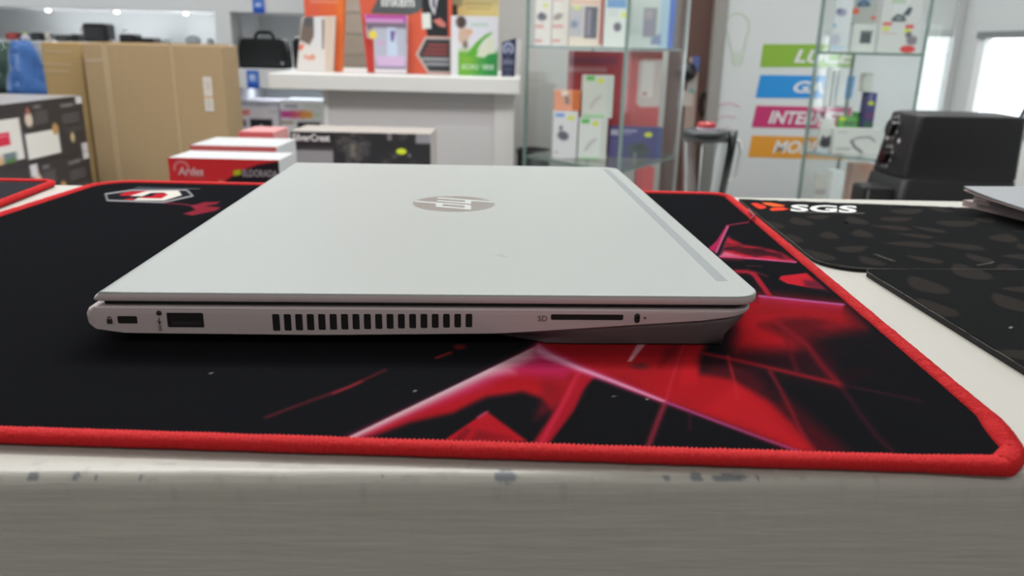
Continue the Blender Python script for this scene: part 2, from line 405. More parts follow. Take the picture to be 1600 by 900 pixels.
# ------------------------------------------------------------------ mats with stitched red edges
def round_poly(pts, rad, seg=10):
    out = []; n = len(pts)
    for i in range(n):
        p0, p, p1 = [np.array(pts[k % n][:2]) for k in (i-1, i, i+1)]
        rr = rad[i]; a = (p0-p)/np.linalg.norm(p0-p); b = (p1-p)/np.linalg.norm(p1-p)
        th = math.acos(np.clip(a@b, -1, 1)); t = rr/math.tan(th/2); c = p+(a+b)/np.linalg.norm(a+b)*(rr/math.sin(th/2))
        q0 = p+a*t; q1 = p+b*t; a0 = math.atan2(*(q0-c)[::-1]); a1 = math.atan2(*(q1-c)[::-1])
        da = (a1-a0+math.pi) % (2*math.pi)-math.pi
        for k in range(seg+1): out.append(c+rr*np.array([math.cos(a0+da*k/seg), math.sin(a0+da*k/seg)]))
    return np.array(out)
def resample(P, step):
    Q = np.vstack([P, P[:1]]); d = np.concatenate([[0], np.cumsum(np.linalg.norm(np.diff(Q, axis=0), axis=1))])
    n = int(d[-1]/step); t = np.linspace(0, d[-1], n+1)[:-1]
    return np.stack([np.interp(t, d, Q[:, 0]), np.interp(t, d, Q[:, 1])], 1), t
def offset_in(P, d):
    T = np.roll(P, -1, 0)-np.roll(P, 1, 0); T /= np.linalg.norm(T, axis=1)[:, None]
    N = np.stack([-T[:, 1], T[:, 0]], 1)              # left of travel = inside when counter-clockwise
    return P+N*d, T, N
def inside(P, x, y):
    ins = np.zeros(len(x), bool); n = len(P)
    for i in range(n):
        (x0, y0), (x1, y1) = P[i], P[(i+1) % n]
        if y0 != y1: ins ^= ((y0 > y) != (y1 > y)) & (x < (x1-x0)*(y-y0)/(y1-y0)+x0)
    return ins
THREAD = mat('red_thread', (194, 35, 39), 0.8, bump=0.5, bscale=900, var=0.16, spec=0.2)
def stitched_edge(outline, parent, o3, hw=0.0030, hh=0.0022, pitch=0.00125, lump=None):
    P, t = resample(outline, pitch/4); C, T, N = offset_in(P, hw)
    n = len(P); K = 12; V = np.zeros((n, K, 3))
    rs = np.random.RandomState(5); amp = np.repeat(rs.uniform(0.7, 1.3, n//4+1), 4)[:n]
    fuzz = fbm(t*160, t*0, 9)
    for j in range(K):
        an = 2*math.pi*j/K
        ph = 2*math.pi*t/pitch + 1.1*math.sin(an)
        g = 1+0.10*amp*np.sin(ph)+0.10*(fuzz-0.5)
        if math.sin(an) < 0.1 and math.cos(an) < 0: g = g-0.17*(np.sin(ph) > 0.2)
        if lump is not None: g = g+lump(C)
        # cos(an) = +1 points inside
        off = math.cos(an)*hw; V[:, j, :2] = C+N*(off*g)[:, None]; V[:, j, 2] = hh*1.02+math.sin(an)*hh*g
    V[:, :, 2] = np.maximum(V[:, :, 2], 0.00005)
    V = V.reshape(-1, 3)-o3
    i = np.arange(n)[:, None]; j = np.arange(K)[None, :]; i2 = (i+1) % n; j2 = (j+1) % K
    F = np.stack([i*K+j, i*K+j2, i2*K+j2, i2*K+j], 2).reshape(-1, 4)
    me = bpy.data.meshes.new('stitched_edge'); me.vertices.add(len(V)); me.vertices.foreach_set('co', V.ravel())
    me.loops.add(F.size); me.loops.foreach_set('vertex_index', F.ravel().astype(np.int32)); me.polygons.add(len(F))
    me.polygons.foreach_set('loop_start', np.arange(0, F.size, 4)); me.polygons.foreach_set('loop_total', np.full(len(F), 4))
    me.update(calc_edges=True)
    return link('stitched_edge', me, THREAD, parent, True)
CLOTH = mat('printed_mat_cloth', (30, 30, 33), 0.75, bump=0.25, bscale=1800, attr=True, var=0.10, spec=0.0, sheen=0.015)
def cloth_top(outline, o3, parent, z, step, paint, base):
    Q, _, _ = offset_in(resample(outline, 0.004)[0], 0.0024)
    lo = Q.min(0); hi = Q.max(0); nx = int((hi[0]-lo[0])/step)+2; ny = int((hi[1]-lo[1])/step)+2
    x, y = np.meshgrid(np.linspace(lo[0], hi[0], nx), np.linspace(lo[1], hi[1], ny)); x = x.ravel(); y = y.ravel()
    V = np.stack([x, y, np.full(len(x), z)], 1)
    keep = inside(Q, x, y); px, py = project(V); P = Paint(px, py, base); P.x = x; P.y = y; paint(P)
    me = grid_mesh('printed_cloth', V-o3, nx, ny, keep); colour_mesh(me, P.col)
    bm = bmesh.new(); bm.from_mesh(me); bmesh.ops.delete(bm, geom=[v for v in bm.verts if not v.link_faces], context='VERTS'); bm.to_mesh(me); bm.free()
    return link('printed_cloth', me, CLOTH, parent)

def mat_art(P):
    RED = (172, 26, 34); n1 = fbm(P.x*55, P.y*55, 1); n2 = fbm(P.x*130, P.y*130, 5)
    cl = np.clip((n1-0.32)*4, 0, 1)
    # dim red clouds on the right
    P.poly([(1128, 528), (1245, 512), (1300, 560), (1318, 604), (1230, 590), (1140, 566)], (66, 22, 30), 26, 0.95, 0.55+0.45*cl)
    P.poly([(1085, 560), (1160, 566), (1250, 640), (1330, 710), (1235, 712), (1100, 640)], (80, 20, 28), 30, 0.8, 0.4+0.6*cl)
    # large red field above the bright edge
    P.poly([(838, 536), (870, 520), (1120, 520), (1086, 560), (1092, 585), (1140, 592), (1200, 625), (1240, 662), (1275, 704), (1246, 706), (1160, 672), (1040, 629), (964, 598), (906, 576), (842, 549)], RED, 16, 1.0, 0.82+0.3*n1)
    P.poly([(1068, 548), (1096, 540), (1090, 600), (1062, 600)], (196, 30, 40), 14, 0.7)
    P.poly([(1068, 530), (1050, 560), (1030, 574), (1040, 545)], (96, 18, 26), 14, 0.6)
    P.poly([(1150, 600), (1200, 640), (1262, 705), (1180, 672), (1100, 640)], (196, 32, 40), 20, 0.55)
    # upper right field under the purple edge
    P.poly([(1150, 456), (1188, 462), (1316, 476), (1350, 512), (1290, 522), (1240, 545), (1150, 548)], RED, 34, 1.0, 0.75+0.35*n1)
    P.glow((1186, 462.3), (1318, 476), 9, (196, 40, 84), 0.7, 1)
    P.line([(1186, 462.3), (1250, 469), (1318, 476)], 1.6, (176, 96, 160), 0.9)
    P.poly([(1188, 508), (1240, 492), (1330, 500), (1400, 560), (1320, 604), (1262, 545)], (40, 18, 24), 24, 0.6, cl)
    # thin rays
    P.line([(1100, 552), (1139, 560), (1200, 574), (1310, 600)], 3.2, (150, 28, 40), 0.8)
    P.line([(1310, 600), (1440, 627)], 2.2, (90, 30, 40), 0.35)
    P.line([(1215, 505), (1262, 540), (1285, 572), (1312, 601)], 5, (140, 26, 38), 0.65)
    P.line([(1226, 520), (1236, 555), (1246, 580)], 4, (110, 24, 34), 0.5)
    P.line([(1203, 580), (1222, 613), (1245, 660), (1268, 704)], 3.5, (150, 30, 42), 0.6)
    P.line([(1137, 556), (1146, 590), (1153, 622)], 2.5, (190, 40, 50), 0.65)
    P.line([(1312, 602), (1345, 648), (1372, 684), (1396, 706)], 4, (84, 26, 38), 0.45)
    P.line([(1072, 528), (1052, 585), (1040, 628)], 2.0, (206, 50, 70), 0.5)
    P.ell(1000, 572, 14, 5, (96, 34, 38), 0.9, 0.9)
    P.poly([(998, 534), (1012, 534), (985, 566), (981, 564.5)], (222, 160, 168), 2.5, 0.9)
    # field below the edge, left streak
    P.poly([(538, 688), (620, 648), (700, 613), (780, 573), (842, 538), (880, 560), (928, 588), (905, 606), (886, 622), (862, 640), (846, 622), (816, 612), (790, 616), (760, 620), (738, 630), (708, 645), (640, 660), (580, 682)], RED, 13, 1.0, 0.85+0.25*n1)
    P.poly([(846, 566), (930, 588), (900, 612), (870, 640), (836, 655), (846, 622)], (120, 24, 36), 20, 0.6, cl)
    P.poly([(908, 574), (928, 588), (914, 606), (896, 642), (858, 694), (832, 694), (858, 655), (884, 612)], (168, 26, 40), 9, 0.95)
    P.line([(906, 578), (880, 630), (846, 692)], 4, (200, 44, 74), 0.7)
    P.poly([(842, 541), (900, 572), (880, 590), (800, 584), (740, 610), (700, 626), (660, 640), (560, 682), (540, 687), (700, 613)], (186, 38, 92), 26, 0.85)
    P.glow((540, 686.5), (842, 540), 5, (214, 178, 188), 0.95, 1, 13)
    P.poly([(833, 548), (842, 537), (866, 556), (905, 578), (880, 570), (850, 560)], (226, 182, 192), 6, 0.95)
    P.poly([(780, 574), (833, 546), (840, 556), (800, 575), (806, 584), (770, 586)], (214, 150, 170), 16, 0.5)
    P.line([(842, 548), (906, 576), (964, 598), (1040, 628)], 6, (190, 44, 100), 0.8, (1.6, 0.6))
    P.line([(842, 548), (906, 576), (964, 598), (1040, 628)], 3.2, (224, 150, 182), 0.95, (1.6, 0.6))
    P.line([(1040, 628), (1130, 662), (1200, 688), (1248, 705)], 2.2, (170, 70, 130), 0.95, (1.0, 0.6))
    # black under the edge stays black
    P.poly([(931, 595), (1036, 636), (1012, 698), (858, 694), (898, 644)], (20, 21, 24), 6, 0.97)
    P.poly([(1044, 638), (1240, 708), (1016, 702)], (20, 21, 24), 5, 0.95)
    P.line([(1038, 632), (1026, 662), (1012, 700)], 4.5, (150, 40, 58), 0.8)
    P.line([(1078, 645), (1078, 672)], 2, (90, 30, 50), 0.5)
    # small triangle
    P.poly([(760, 643), (824, 690), (694, 688)], (176, 28, 38), 4, 1.0)
    P.poly([(745, 672), (800, 684), (735, 690)], (110, 22, 30), 14, 0.7); P.poly([(728, 668), (736, 672), (722, 690), (705, 690)], (96, 20, 30), 8, 0.6)
    P.line([(760, 644), (748, 652)], 2.5, (200, 80, 120), 0.6)
    # faint scratches on the left
    P.line([(416, 652), (480, 628), (547, 604), (572, 592), (602, 578)], 2.6, (120, 36, 44), 0.55)
    P.line([(520, 615), (547, 604), (565, 596)], 2.2, (170, 44, 54), 0.6)
    P.line([(682, 559), (704, 551)], 2.2, (190, 44, 54), 0.7); P.ell(718, 542, 9, 4, (150, 34, 30), 1.0, 0.8)
    for x, y in ((329, 583), (649, 611), (960, 619), (1010, 624)): P.ell(x, y, 2.0, 1.3, (190, 190, 186), 0.8, 0.8)
    # upper right motifs
    P.line([(1136, 352.5), (1150, 350), (1170, 347)], 1.2, (150, 44, 66), 0.8)
    P.poly([(1135.5, 352), (1138, 353), (1119, 395), (1106, 389), (1120, 376)], (176, 40, 84), 3, 0.95)
    P.line([(1137.5, 354), (1128, 374), (1119, 395)], 1.1, (224, 120, 170), 0.9)
    P.line([(1140, 370), (1124, 400)], 2.0, (70, 44, 80), 0.7)
    P.poly([(1126, 401), (1132, 380), (1137, 371), (1150, 377), (1162, 383), (1185, 386), (1222, 394), (1244, 409), (1180, 405)], (190, 36, 54), 6, 1.0, np.clip(0.35+1.5*(n2-0.25), 0, 1))
    P.poly([(1150, 393), (1190, 390), (1220, 398), (1180, 402)], (44, 22, 30), 5, 0.7)
    P.poly([(1124, 401), (1132, 393), (1160, 401)], (222, 120, 150), 5, 0.8)
    P.line([(1126, 401), (1180, 404), (1243, 409.5)], 1.6, (216, 84, 136), 0.95)
    P.line([(1128, 404), (1160, 406)], 2.5, (110, 30, 44), 0.6)
    P.line([(1148, 424), (1168, 424.5), (1176, 428)], 3.0, (170, 36, 52), 0.95)
    P.poly([(1171, 424), (1180, 424.5), (1190, 438), (1208, 464), (1199, 463), (1182, 440)], (170, 34, 50), 3, 0.95)
    P.line([(1172, 424), (1186, 427), (1199, 432)], 1.6, (110, 36, 50), 0.6)
    P.line([(1168, 415), (1190, 416)], 1.0, (100, 44, 56), 0.5)
    P.poly([(1217, 436), (1221, 431), (1260, 426.5), (1290, 452), (1262, 449), (1230, 443)], (196, 36, 50), 2.5, 1.0)
    P.poly([(1255, 438), (1275, 438), (1295, 455), (1258, 448)], (80, 30, 50), 10, 0.8)
    # arrow and emblem on the left
    P.line([(258, 317), (285, 319), (308, 322.5)], 1.4, (140, 40, 60), 0.7)
    P.poly([(298, 322), (318, 316), (344, 315), (338, 319), (322, 322), (345, 324), (338, 329), (300, 337), (286, 334), (305, 328)], (160, 44, 60), 3, 0.85)
    P.poly([(322, 322.5), (340, 319), (344, 322)], (40, 24, 34), 2, 0.8)
    hexa = [(165, 303), (206, 297.2), (292, 297), (301, 306), (255, 316), (168, 313)]
    P.line(hexa+hexa[:1], 1.4, (176, 176, 180), 0.95)
    P.poly([(171, 304), (208, 299), (288, 298.8), (296, 305), (253, 314), (172, 311.5)], (30, 31, 37), 1, 0.9)
    P.poly([(186, 304), (198, 299.5), (232, 297.8), (222, 301), (206, 306), (190, 306)], (186, 40, 52), 1.2)
    P.poly([(203, 306), (229, 298.4), (279, 297.8), (284, 305), (256, 313.5), (208, 313), (216, 309), (250, 309.5), (262, 304), (256, 300.8), (236, 301.5), (222, 306.8)], (226, 222, 214), 1.2)
    P.poly([(214, 307.5), (236, 307), (244, 302.5), (256, 301.5), (262, 304.5), (252, 310), (226, 309.5)], (190, 38, 52), 1.2)
    P.poly([(192, 311.5), (206, 309.5), (212, 311), (204, 313.2)], (180, 40, 52), 1.0)
    P.poly([(280, 298), (291, 298), (298, 305.5), (288, 307)], (34, 36, 44), 1.0)
    P.poly([(206, 295), (216, 291.6), (260, 293.2), (312, 294.2), (312, 296), (262, 295.6)], (98, 104, 112), 1.6, 0.75, np.clip((np.sin(P.px*1.7)+1.4), 0.3, 1))
    P.col = P.col*0.85

BLK = (21, 22, 26)
def laid(p, z=0.0): return atz(p[0], p[1], z)[:2]
def gaming_mat():
    BLc = atz(0, 700)+np.array([-0.19, 0.006, 0])        # front left corner, out of the picture
    fr = atz(1648, 753)[:2]; br = atz(1138, 306.6, .001)[:2]; bl = atz(160, 286.8, .001)[:2]
    f0 = atz(0, 700.5)[:2]; f1 = atz(1400, 744)[:2]; lf = atz(0, 339, .001)[:2]
    def cross(a, b, c, d):
        A = np.array([[b[0]-a[0], c[0]-d[0]], [b[1]-a[1], c[1]-d[1]]]); s = np.linalg.solve(A, c-a); return a+(b-a)*s[0]
    r1 = atz(1192, 352, .001)[:2]; r2 = atz(1485, 600, .001)[:2]
    fr = cross(f0, f1, r1, r2); fl = cross(f0, f1, lf, bl)
    g0 = atz(1584, 750.5)[:2]; g1 = atz(1603, 720, .001)[:2]; g2 = atz(1560, 664, .001)[:2]
    out = round_poly([fl, g0, g1, g2, br, bl], [0.02, 0.0034, 0.0038, 0.02, 0.016, 0.028])
    fr = g1
    r = thing('gaming_mouse_mat', 'large black mouse mat with red light-ray print and red stitched edge, under the laptop', 'mouse mat', (*out.mean(0), 0))
    o3 = np.array([*out.mean(0), 0.0])
    corner = fr
    def lump(C): 
        d = np.linalg.norm(C-corner, axis=1); return 0.22*np.exp(-((d-0.012)/0.012)**2)
    stitched_edge(out, r, o3, lump=lump)
    cloth_top(out, o3, r, 0.0030, 0.00078, mat_art, BLK)
    prism('rubber_base', offset_in(resample(out, 0.005)[0], 0.003)[0]-o3[:2], 0.0002, 0.0024, plain((14, 14, 15), 0.9), r)
    # loose thread end at the right edge
    a = atz(1172, 345, .004); b = atz(1176, 335, .006); c = atz(1169, 328, .004)
    pts = [a-o3, (a*0.4+b*0.6)+np.array([.0015, 0, 0.001])-o3, b-o3, c-o3]
    tube('loose_thread', pts, 0.0009, plain((150, 20, 44), 0.7), r, 6)
    return fl, fr, br, bl
gaming_mat()
def second_mat():
    cr = laid((66, 290.5), 0.001); e = laid((0, 324.5), 0.001); tl = laid((0, 285.0), .001)
    # sharp back-right corner from the two edges
    p = laid((70, 297), .001)
    d1 = (e-p)/np.linalg.norm(e-p); d2 = (tl-laid((45, 285.6), .001)); d2 /= np.linalg.norm(d2)
    A = np.array([[d1[0], -d2[0]], [d1[1], -d2[1]]]); k = np.linalg.solve(A, tl-p); c = p+d1*k[0]
    out = round_poly([c+d1*0.36+d2*0.42, c+d1*0.36, c, c+d2*0.42], [0.015, 0.015, 0.014, 0.015])
    o3 = np.array([*out.mean(0), 0.0])
    r = thing('gaming_mouse_mat', 'grey-black mouse mat with red stitched edge, only its corner showing beside the black boxes', 'mouse mat', o3)
    stitched_edge(out, r, o3)
    cloth_top(out, o3, r, 0.0030, 0.006, lambda P: None, (46, 46, 50))
    prism('rubber_base', offset_in(resample(out, 0.005)[0], 0.003)[0]-o3[:2], 0.0002, 0.0024, plain((14, 14, 15), 0.9), r)
second_mat()

# ------------------------------------------------------------------ the two cut-edge black mats on the right
RUB = mat('black_rubber_side', (20, 20, 21), 0.85, bump=0.3, bscale=900)
def drops(P, n, seed, box_, avoid=None):
    rs = random.Random(seed); x0, x1, y0, y1 = box_; placed = []
    tries = 0
    while len(placed) < n and tries < 4000:
        tries += 1
        cx, cy = rs.uniform(x0, x1), rs.uniform(y0, y1); L = rs.uniform(0.010, 0.017)
        if any((cx-a)**2+(cy-b)**2 < (0.9*(L+l))**2 for a, b, l in placed): continue
        if avoid and avoid(cx, cy): continue
        placed.append((cx, cy, L)); an = rs.uniform(0, math.pi)
        u = (P.x-cx)*math.cos(an)+(P.y-cy)*math.sin(an); v = -(P.x-cx)*math.sin(an)+(P.y-cy)*math.cos(an)
        wd = L*(0.52-0.26*u/L)
        d = (u/L)**2+(v/np.maximum(wd, 1e-4))**2
        P.mix(np.clip((1-d)*4, 0, 1)*np.where(np.abs(u) < L, 1, 0)*0.85, (46, 43, 41))
def flat_mat(label, pts, rad, z0, z1, paint, step):
    out = round_poly(pts, rad); o3 = np.array([*out.mean(0), z0])
    r = thing('mouse_mat', label, 'mouse mat', o3)
    ins = resample(out, 0.003)[0]
    prism('rubber_base', ins-o3[:2], 0.0001, z1-z0-0.0004, RUB, r)
    lo = out.min(0); hi = out.max(0); nx = int((hi[0]-lo[0])/step)+2; ny = int((hi[1]-lo[1])/step)+2
    x, y = np.meshgrid(np.linspace(lo[0], hi[0], nx), np.linspace(lo[1], hi[1], ny)); x = x.ravel(); y = y.ravel()
    V = np.stack([x, y, np.full(len(x), z1)], 1); px, py = project(V)
    P = Paint(px, py, (27, 28, 29)); P.x = x; P.y = y; paint(P)
    me = grid_mesh('printed_cloth', V-o3, nx, ny, inside(out, x, y)); colour_mesh(me, P.col); link('printed_cloth', me, CLOTH, r)
    # worn pale fibres along the cut edge
    E, t = resample(out, 0.0012); g = fbm(t*200, t*0, 3); rad_ = np.where(g > 0.5, 0.00028, 0.00012)
    tube('frayed_edge', [(p[0]-o3[0], p[1]-o3[1], z1-z0) for p in E], rad_.tolist(), mat('frayed_fibres', (74, 72, 68), 0.9, var=0.6, bscale=500), r, 4, True)
    return r, o3, out
def mat3():
    tl = laid((1153, 311), .002); bl = laid((1289, 418.5), .002); b2 = laid((1600, 423), .002); t2 = laid((1440, 322), .002)
    dv = (b2-bl)/np.linalg.norm(b2-bl); tv = (t2-tl)/np.linalg.norm(t2-tl)
    pts = [bl, bl+dv*0.30, tl+tv*0.30, tl]
    def paint(P):
        lg = lambda x, y: 1150 < project(np.array([[x, y, .002]]))[0][0] < 1370 and project(np.array([[x, y, .002]]))[1][0] < 337
        drops(P, 60, 8, (P.x.min(), P.x.max(), P.y.min(), P.y.max()), lg)
        P.poly([(1174, 317.5), (1182, 317), (1196, 322), (1197, 325), (1188, 326.5), (1181, 324)], (206, 58, 44), 0.8)
        P.poly([(1190, 316.2), (1205, 316.8), (1226, 320.8), (1224, 322.6), (1208, 322.6), (1194, 319)], (214, 92, 50), 0.8)
        P.poly([(1202, 327), (1208, 324.2), (1222, 324), (1233, 326.6), (1224, 328.4), (1206, 329.4)], (212, 66, 46), 0.8)
        P.line([(1248, 331.2), (1300, 332.0), (1350, 333.2)], 0.7, (120, 120, 116), 0.7)
        P.ell(1322, 348, 3, 2.2, (8, 8, 8), 0.5)
        P.line([(1367, 397), (1380, 402), (1398, 408)], 0.9, (120, 118, 108), 0.6); P.line([(1528, 414), (1548, 411), (1552, 409)], 0.8, (120, 118, 108), 0.6)
    r, o3, out = flat_mat('black mouse mat with dark drop pattern and orange petal logo by the counter back edge', pts, [0.02, 0.02, 0.02, 0.0022], 0.0, 0.002, paint, 0.0012)
    # white logo letters lie on the mat
    q = [atz(1235, 330, .0022), atz(1338, 332.5, .0022), atz(1340, 321.6, .0022), atz(1236, 319.6, .0022)]
    fn = lambda u, v: (q[0]*(1-u)*(1-v)+q[1]*u*(1-v)+q[2]*u*v+q[3]*(1-u)*v)-o3
    text_map('SGS', fn, plain((205, 207, 205), 0.6), r, 0.0, 0.03)
mat3()
def mat4():
    tl = laid((1347, 425), .001); l2 = laid((1600, 587), .0); t2 = laid((1600, 423), .002)
    tv = (t2-tl)/np.linalg.norm(t2-tl); lv = (l2-tl)/np.linalg.norm(l2-tl)
    pts = [tl+lv*0.20, tl+lv*0.20+tv*0.26, tl+tv*0.26, tl]
    def paint(P):
        drops(P, 48, 21, (P.x.min(), P.x.max(), P.y.min(), P.y.max()))
        P.ell(1579, 511, 1.6, 1.6, (150, 150, 146), 0.5)
    flat_mat('black mouse mat with dark drop pattern nearest the front, below the logo mat', pts, [0.02, 0.02, 0.02, 0.006], 0.0, 0.0026, paint, 0.0011)
mat4()

# ------------------------------------------------------------------ laptop
def laptop():
    c, s = math.cos(YAW), math.sin(YAW)
    C = np.array([0.128868, -0.261567]); p = np.array([[c, -s], [s, c]]) @ (-C)
    r = thing('laptop', 'closed silver laptop lying on the red and black mouse mat, side ports facing forward', 'laptop', (p[0], p[1], 0), YAW)
    SILV = mat('silver_lid_paint', (146, 151, 149), 0.42, metal=0.1, bump=0.04, bscale=3000)
    SIDE = mat('silver_red_bounce', (190, 180, 180), 0.42, metal=0.08, bump=0.04, bscale=2500)  # pink tint carries the red light bounced off the mat
    DARK = mat('black_port_inside', (6, 6, 7), 0.6)
    INK = plain((38, 36, 38), 0.6)
    Wd, Dp = 0.231, 0.3085
    def outline(x0, x1, y0, y1, rl, rr, seg=10):
        pts = []; nor = []
        for cx, cy, rad, a0 in ((x1-rr, y0+rr, rr, -90), (x1-rr, y1-rr, rr, 0), (x0+rl, y1-rl, rl, 90), (x0+rl, y0+rl, rl, 180)):
            for k in range(seg+1):
                a = math.radians(a0+90*k/seg); pts.append((cx+rad*math.cos(a), cy+rad*math.sin(a))); nor.append((math.cos(a), math.sin(a)))
        # refine the long near edge so heights can follow x
        P = []; N = []
        n = len(pts)
        for i in range(n):
            a, b = pts[i], pts[(i+1) % n]; P.append(a); N.append(nor[i])
            L = math.hypot(b[0]-a[0], b[1]-a[1])
            if L > 0.05:
                k = 24
                for j in range(1, k): P.append((a[0]+(b[0]-a[0])*j/k, a[1]+(b[1]-a[1])*j/k)); N.append(nor[i])
        return np.array(P), np.array(N)
    def loft(name, rings, m, cap0=True, cap1=True):
        n = len(rings[0]); V = np.vstack(rings); F = []
        for k in range(len(rings)-1):
            for i in range(n): F.append((k*n+i, k*n+(i+1) % n, (k+1)*n+(i+1) % n, (k+1)*n+i))
        if cap0: F.append(tuple(range(n))[::-1])
        if cap1: F.append(tuple(range((len(rings)-1)*n, len(rings)*n)))
        bm = bmesh.new(); vs = [bm.verts.new(v) for v in V]; [bm.faces.new([vs[i] for i in f]) for f in F]
        return from_bm(name, bm, m, r)
    # lid
    P, N = outline(-0.0006, Wd, 0, Dp, 0.003, 0.0105)
    lx = np.clip(-N[:, 0], 0, 1)
    def lr(ins, z, left): q = P-N*ins; q = q.copy(); q[:, 0] += lx*left; return np.column_stack([q, np.full(len(q), z)])
    nt = SILV.node_tree; N_ = nt.nodes; L_ = nt.links; bs = N_['Principled BSDF']
    tc = N_.new('ShaderNodeTexCoord'); mp = N_.new('ShaderNodeMapping'); mp.vector_type = 'POINT'; mp.inputs['Location'].default_value = (-.1405/.006, -.0535/.0035, 0); mp.inputs['Scale'].default_value = (1/.006, 1/.0035, 0)
    ln = N_.new('ShaderNodeVectorMath'); ln.operation = 'LENGTH'; nz = N_.new('ShaderNodeTexNoise'); nz.inputs['Scale'].default_value = 420
    m1 = N_.new('ShaderNodeMapRange'); m1.inputs['From Min'].default_value = 1.15; m1.inputs['From Max'].default_value = 0.7
    m2 = N_.new('ShaderNodeMapRange'); m2.inputs['From Min'].default_value = 0.48; m2.inputs['From Max'].default_value = 0.62; m3 = N_.new('ShaderNodeMath'); m3.operation = 'MULTIPLY'
    mx = N_.new('ShaderNodeMix'); mx.data_type = 'RGBA'; mx.inputs['A'].default_value = bs.inputs['Base Color'].default_value; mx.inputs['B'].default_value = tuple(lin((136, 140, 136)))+(1,)
    L_.new(tc.outputs['Object'], mp.inputs['Vector']); L_.new(mp.outputs[0], ln.inputs[0]); L_.new(tc.outputs['Object'], nz.inputs['Vector'])
    L_.new(ln.outputs['Value'], m1.inputs['Value']); L_.new(nz.outputs['Fac'], m2.inputs['Value']); L_.new(m1.outputs[0], m3.inputs[0]); L_.new(m2.outputs[0], m3.inputs[1]); L_.new(m3.outputs[0], mx.inputs['Factor']); L_.new(mx.outputs['Result'], bs.inputs['Base Color'])
    lid = loft('lid', [lr(.0012, .0191, 0), lr(.0002, .0193, 0), lr(0, .0197, .0001), lr(0, .0207, .0008), lr(0.0, .02185, .0022), lr(.00025, .0223, .0032), lr(.0008, .0225, .0042)], SILV)
    lid.data.materials.append(SIDE)  # lid sides take the same bounce-tinted tone
    for pl in lid.data.polygons:
        pl.use_smooth = len(pl.vertices) == 4
        if pl.center.z < .0213 and len(pl.vertices) == 4: pl.material_index = 1
    # base
    Pb, Nb = outline(-0.0040, 0.2292, 0.0002, Dp-0.0003, 0.004, 0.0105)
    lb = np.clip(-Nb[:, 0], 0, 1)
    zb = np.interp(Pb[:, 0], [-.004, .0, .006, .0105, .0757, .138, .154, .210, .2292], [.0115, .0088, .0076, .0074, .0070, .0079, .0090, .0131, .0158])
    def br(ins, z, left): q = Pb-Nb*ins; q = q.copy(); q[:, 0] += lb*left; return np.column_stack([q, z if hasattr(z, '__len__') else np.full(len(q), z)])
    tot = 0.0174
    hmid = lambda f: zb+(tot-zb)*f
    base = loft('base', [br(.0020, zb-.0001, .0), br(.0006, zb, .0), br(.0001, zb+.0004, 0), br(0, np.maximum(hmid(.45), zb+.0006), 0), br(0, np.maximum(hmid(.75), zb+.0007), .0010), br(0.0001, .0168, .0028), br(.0004, .0172, .0042), br(.0011, .0174, .0052)], SIDE)
    # cut the openings
    bmc = bmesh.new(); holes = []
    for i in range(18):
        x0 = 0.05953+(0.12602-0.05953)/17*i; holes.append(('vent_slot', x0+.0001, x0+.0001+.00255-0.00004*i*0.3, .0086+.0001*i, .01495+.00003*i))
    holes += [('lock_slot', .0074, .0141, .0110, .0139), ('usb_port', .0240, .0364, .0097, .0152), ('card_slot', .1559, .1815, .01325, .0155)]
    for nm, x0, x1, z0, z1 in holes:
        add_box(bmc, x0, x1, -0.003, 0.006, z0, z1, 0.00045, 2)
    bmesh.ops.recalc_face_normals(bmc, faces=bmc.faces)
    mc = bpy.data.meshes.new('cut'); bmc.to_mesh(mc); bmc.free(); oc = bpy.data.objects.new('cut', mc); COL.objects.link(oc)
    oc.matrix_world = Matrix.Translation(r.location) @ Matrix.Rotation(YAW, 4, 'Z')
    bpy.context.view_layer.update()
    md = base.modifiers.new('cut', 'BOOLEAN'); md.operation = 'DIFFERENCE'; md.solver = 'EXACT'; md.object = oc
    dg = bpy.context.evaluated_depsgraph_get(); dg.update()
    nm_ = bpy.data.meshes.new_from_object(base.evaluated_get(dg)); base.modifiers.clear()
    base.data = nm_; bpy.data.objects.remove(oc)
    for nm, x0, x1, z0, z1 in holes:
        box(nm, x0-.0002, x1+.0002, .0008, .0058, z0-.0002, z1+.0002, DARK, r)
    box('usb_tongue', .0253, .0351, .0007, .0045, .0107, .0119, plain((40, 40, 42), 0.4), r)
    # dark inside between lid and base
    loft('screen_bezel', [lr(.0036, .01735, .001), lr(.0036, .0193, .001)], mat('black_bezel', (10, 10, 11), 0.5))
    # underside: set far in behind the vents, close to the side near the front edge
    def under(f):                      # f = 0 at the mat, 1 at the silver band
        k = (1-f)**1.6; q = Pb-Nb*(.0012+.0018*k); q = q.copy(); q[:, 0] -= np.clip(Nb[:, 0], 0, 1)*.018*(1-f)**2
        q[:, 0] = np.maximum(q[:, 0], .002+.024*k); near = np.interp(q[:, 0], [0, .116, .134, .160], [.030, .028, .013, 0])*min(1, k*2.2)
        q[:, 1] = np.maximum(q[:, 1], near+.0014)
        return np.column_stack([q, .0034+(zb+.0001-.0034)*f])
    UND = mat('shaded_silver_underside', (98, 92, 94), 0.5, metal=0.2)  # darker tone carries the shade of the downward-facing side
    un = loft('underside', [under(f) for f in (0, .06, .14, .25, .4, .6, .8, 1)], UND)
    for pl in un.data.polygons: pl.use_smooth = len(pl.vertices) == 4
    for fx, fy in ((.02, .03), (.02, .28), (.20, .03), (.20, .28)):
        lathe('rubber_foot', [(0, .0036), (.006, .0036), (.0055, .0031), (0, .0031)], plain((15, 15, 15), 0.9), r, 14, (fx, fy, 0))
    # stripe in the lid along its front edge
    box('lid_stripe', .2196, .2238, .0193, .2985, .0222, .02254, mat('satin_grey_stripe', (118, 124, 126), 0.45, metal=0.2), r)
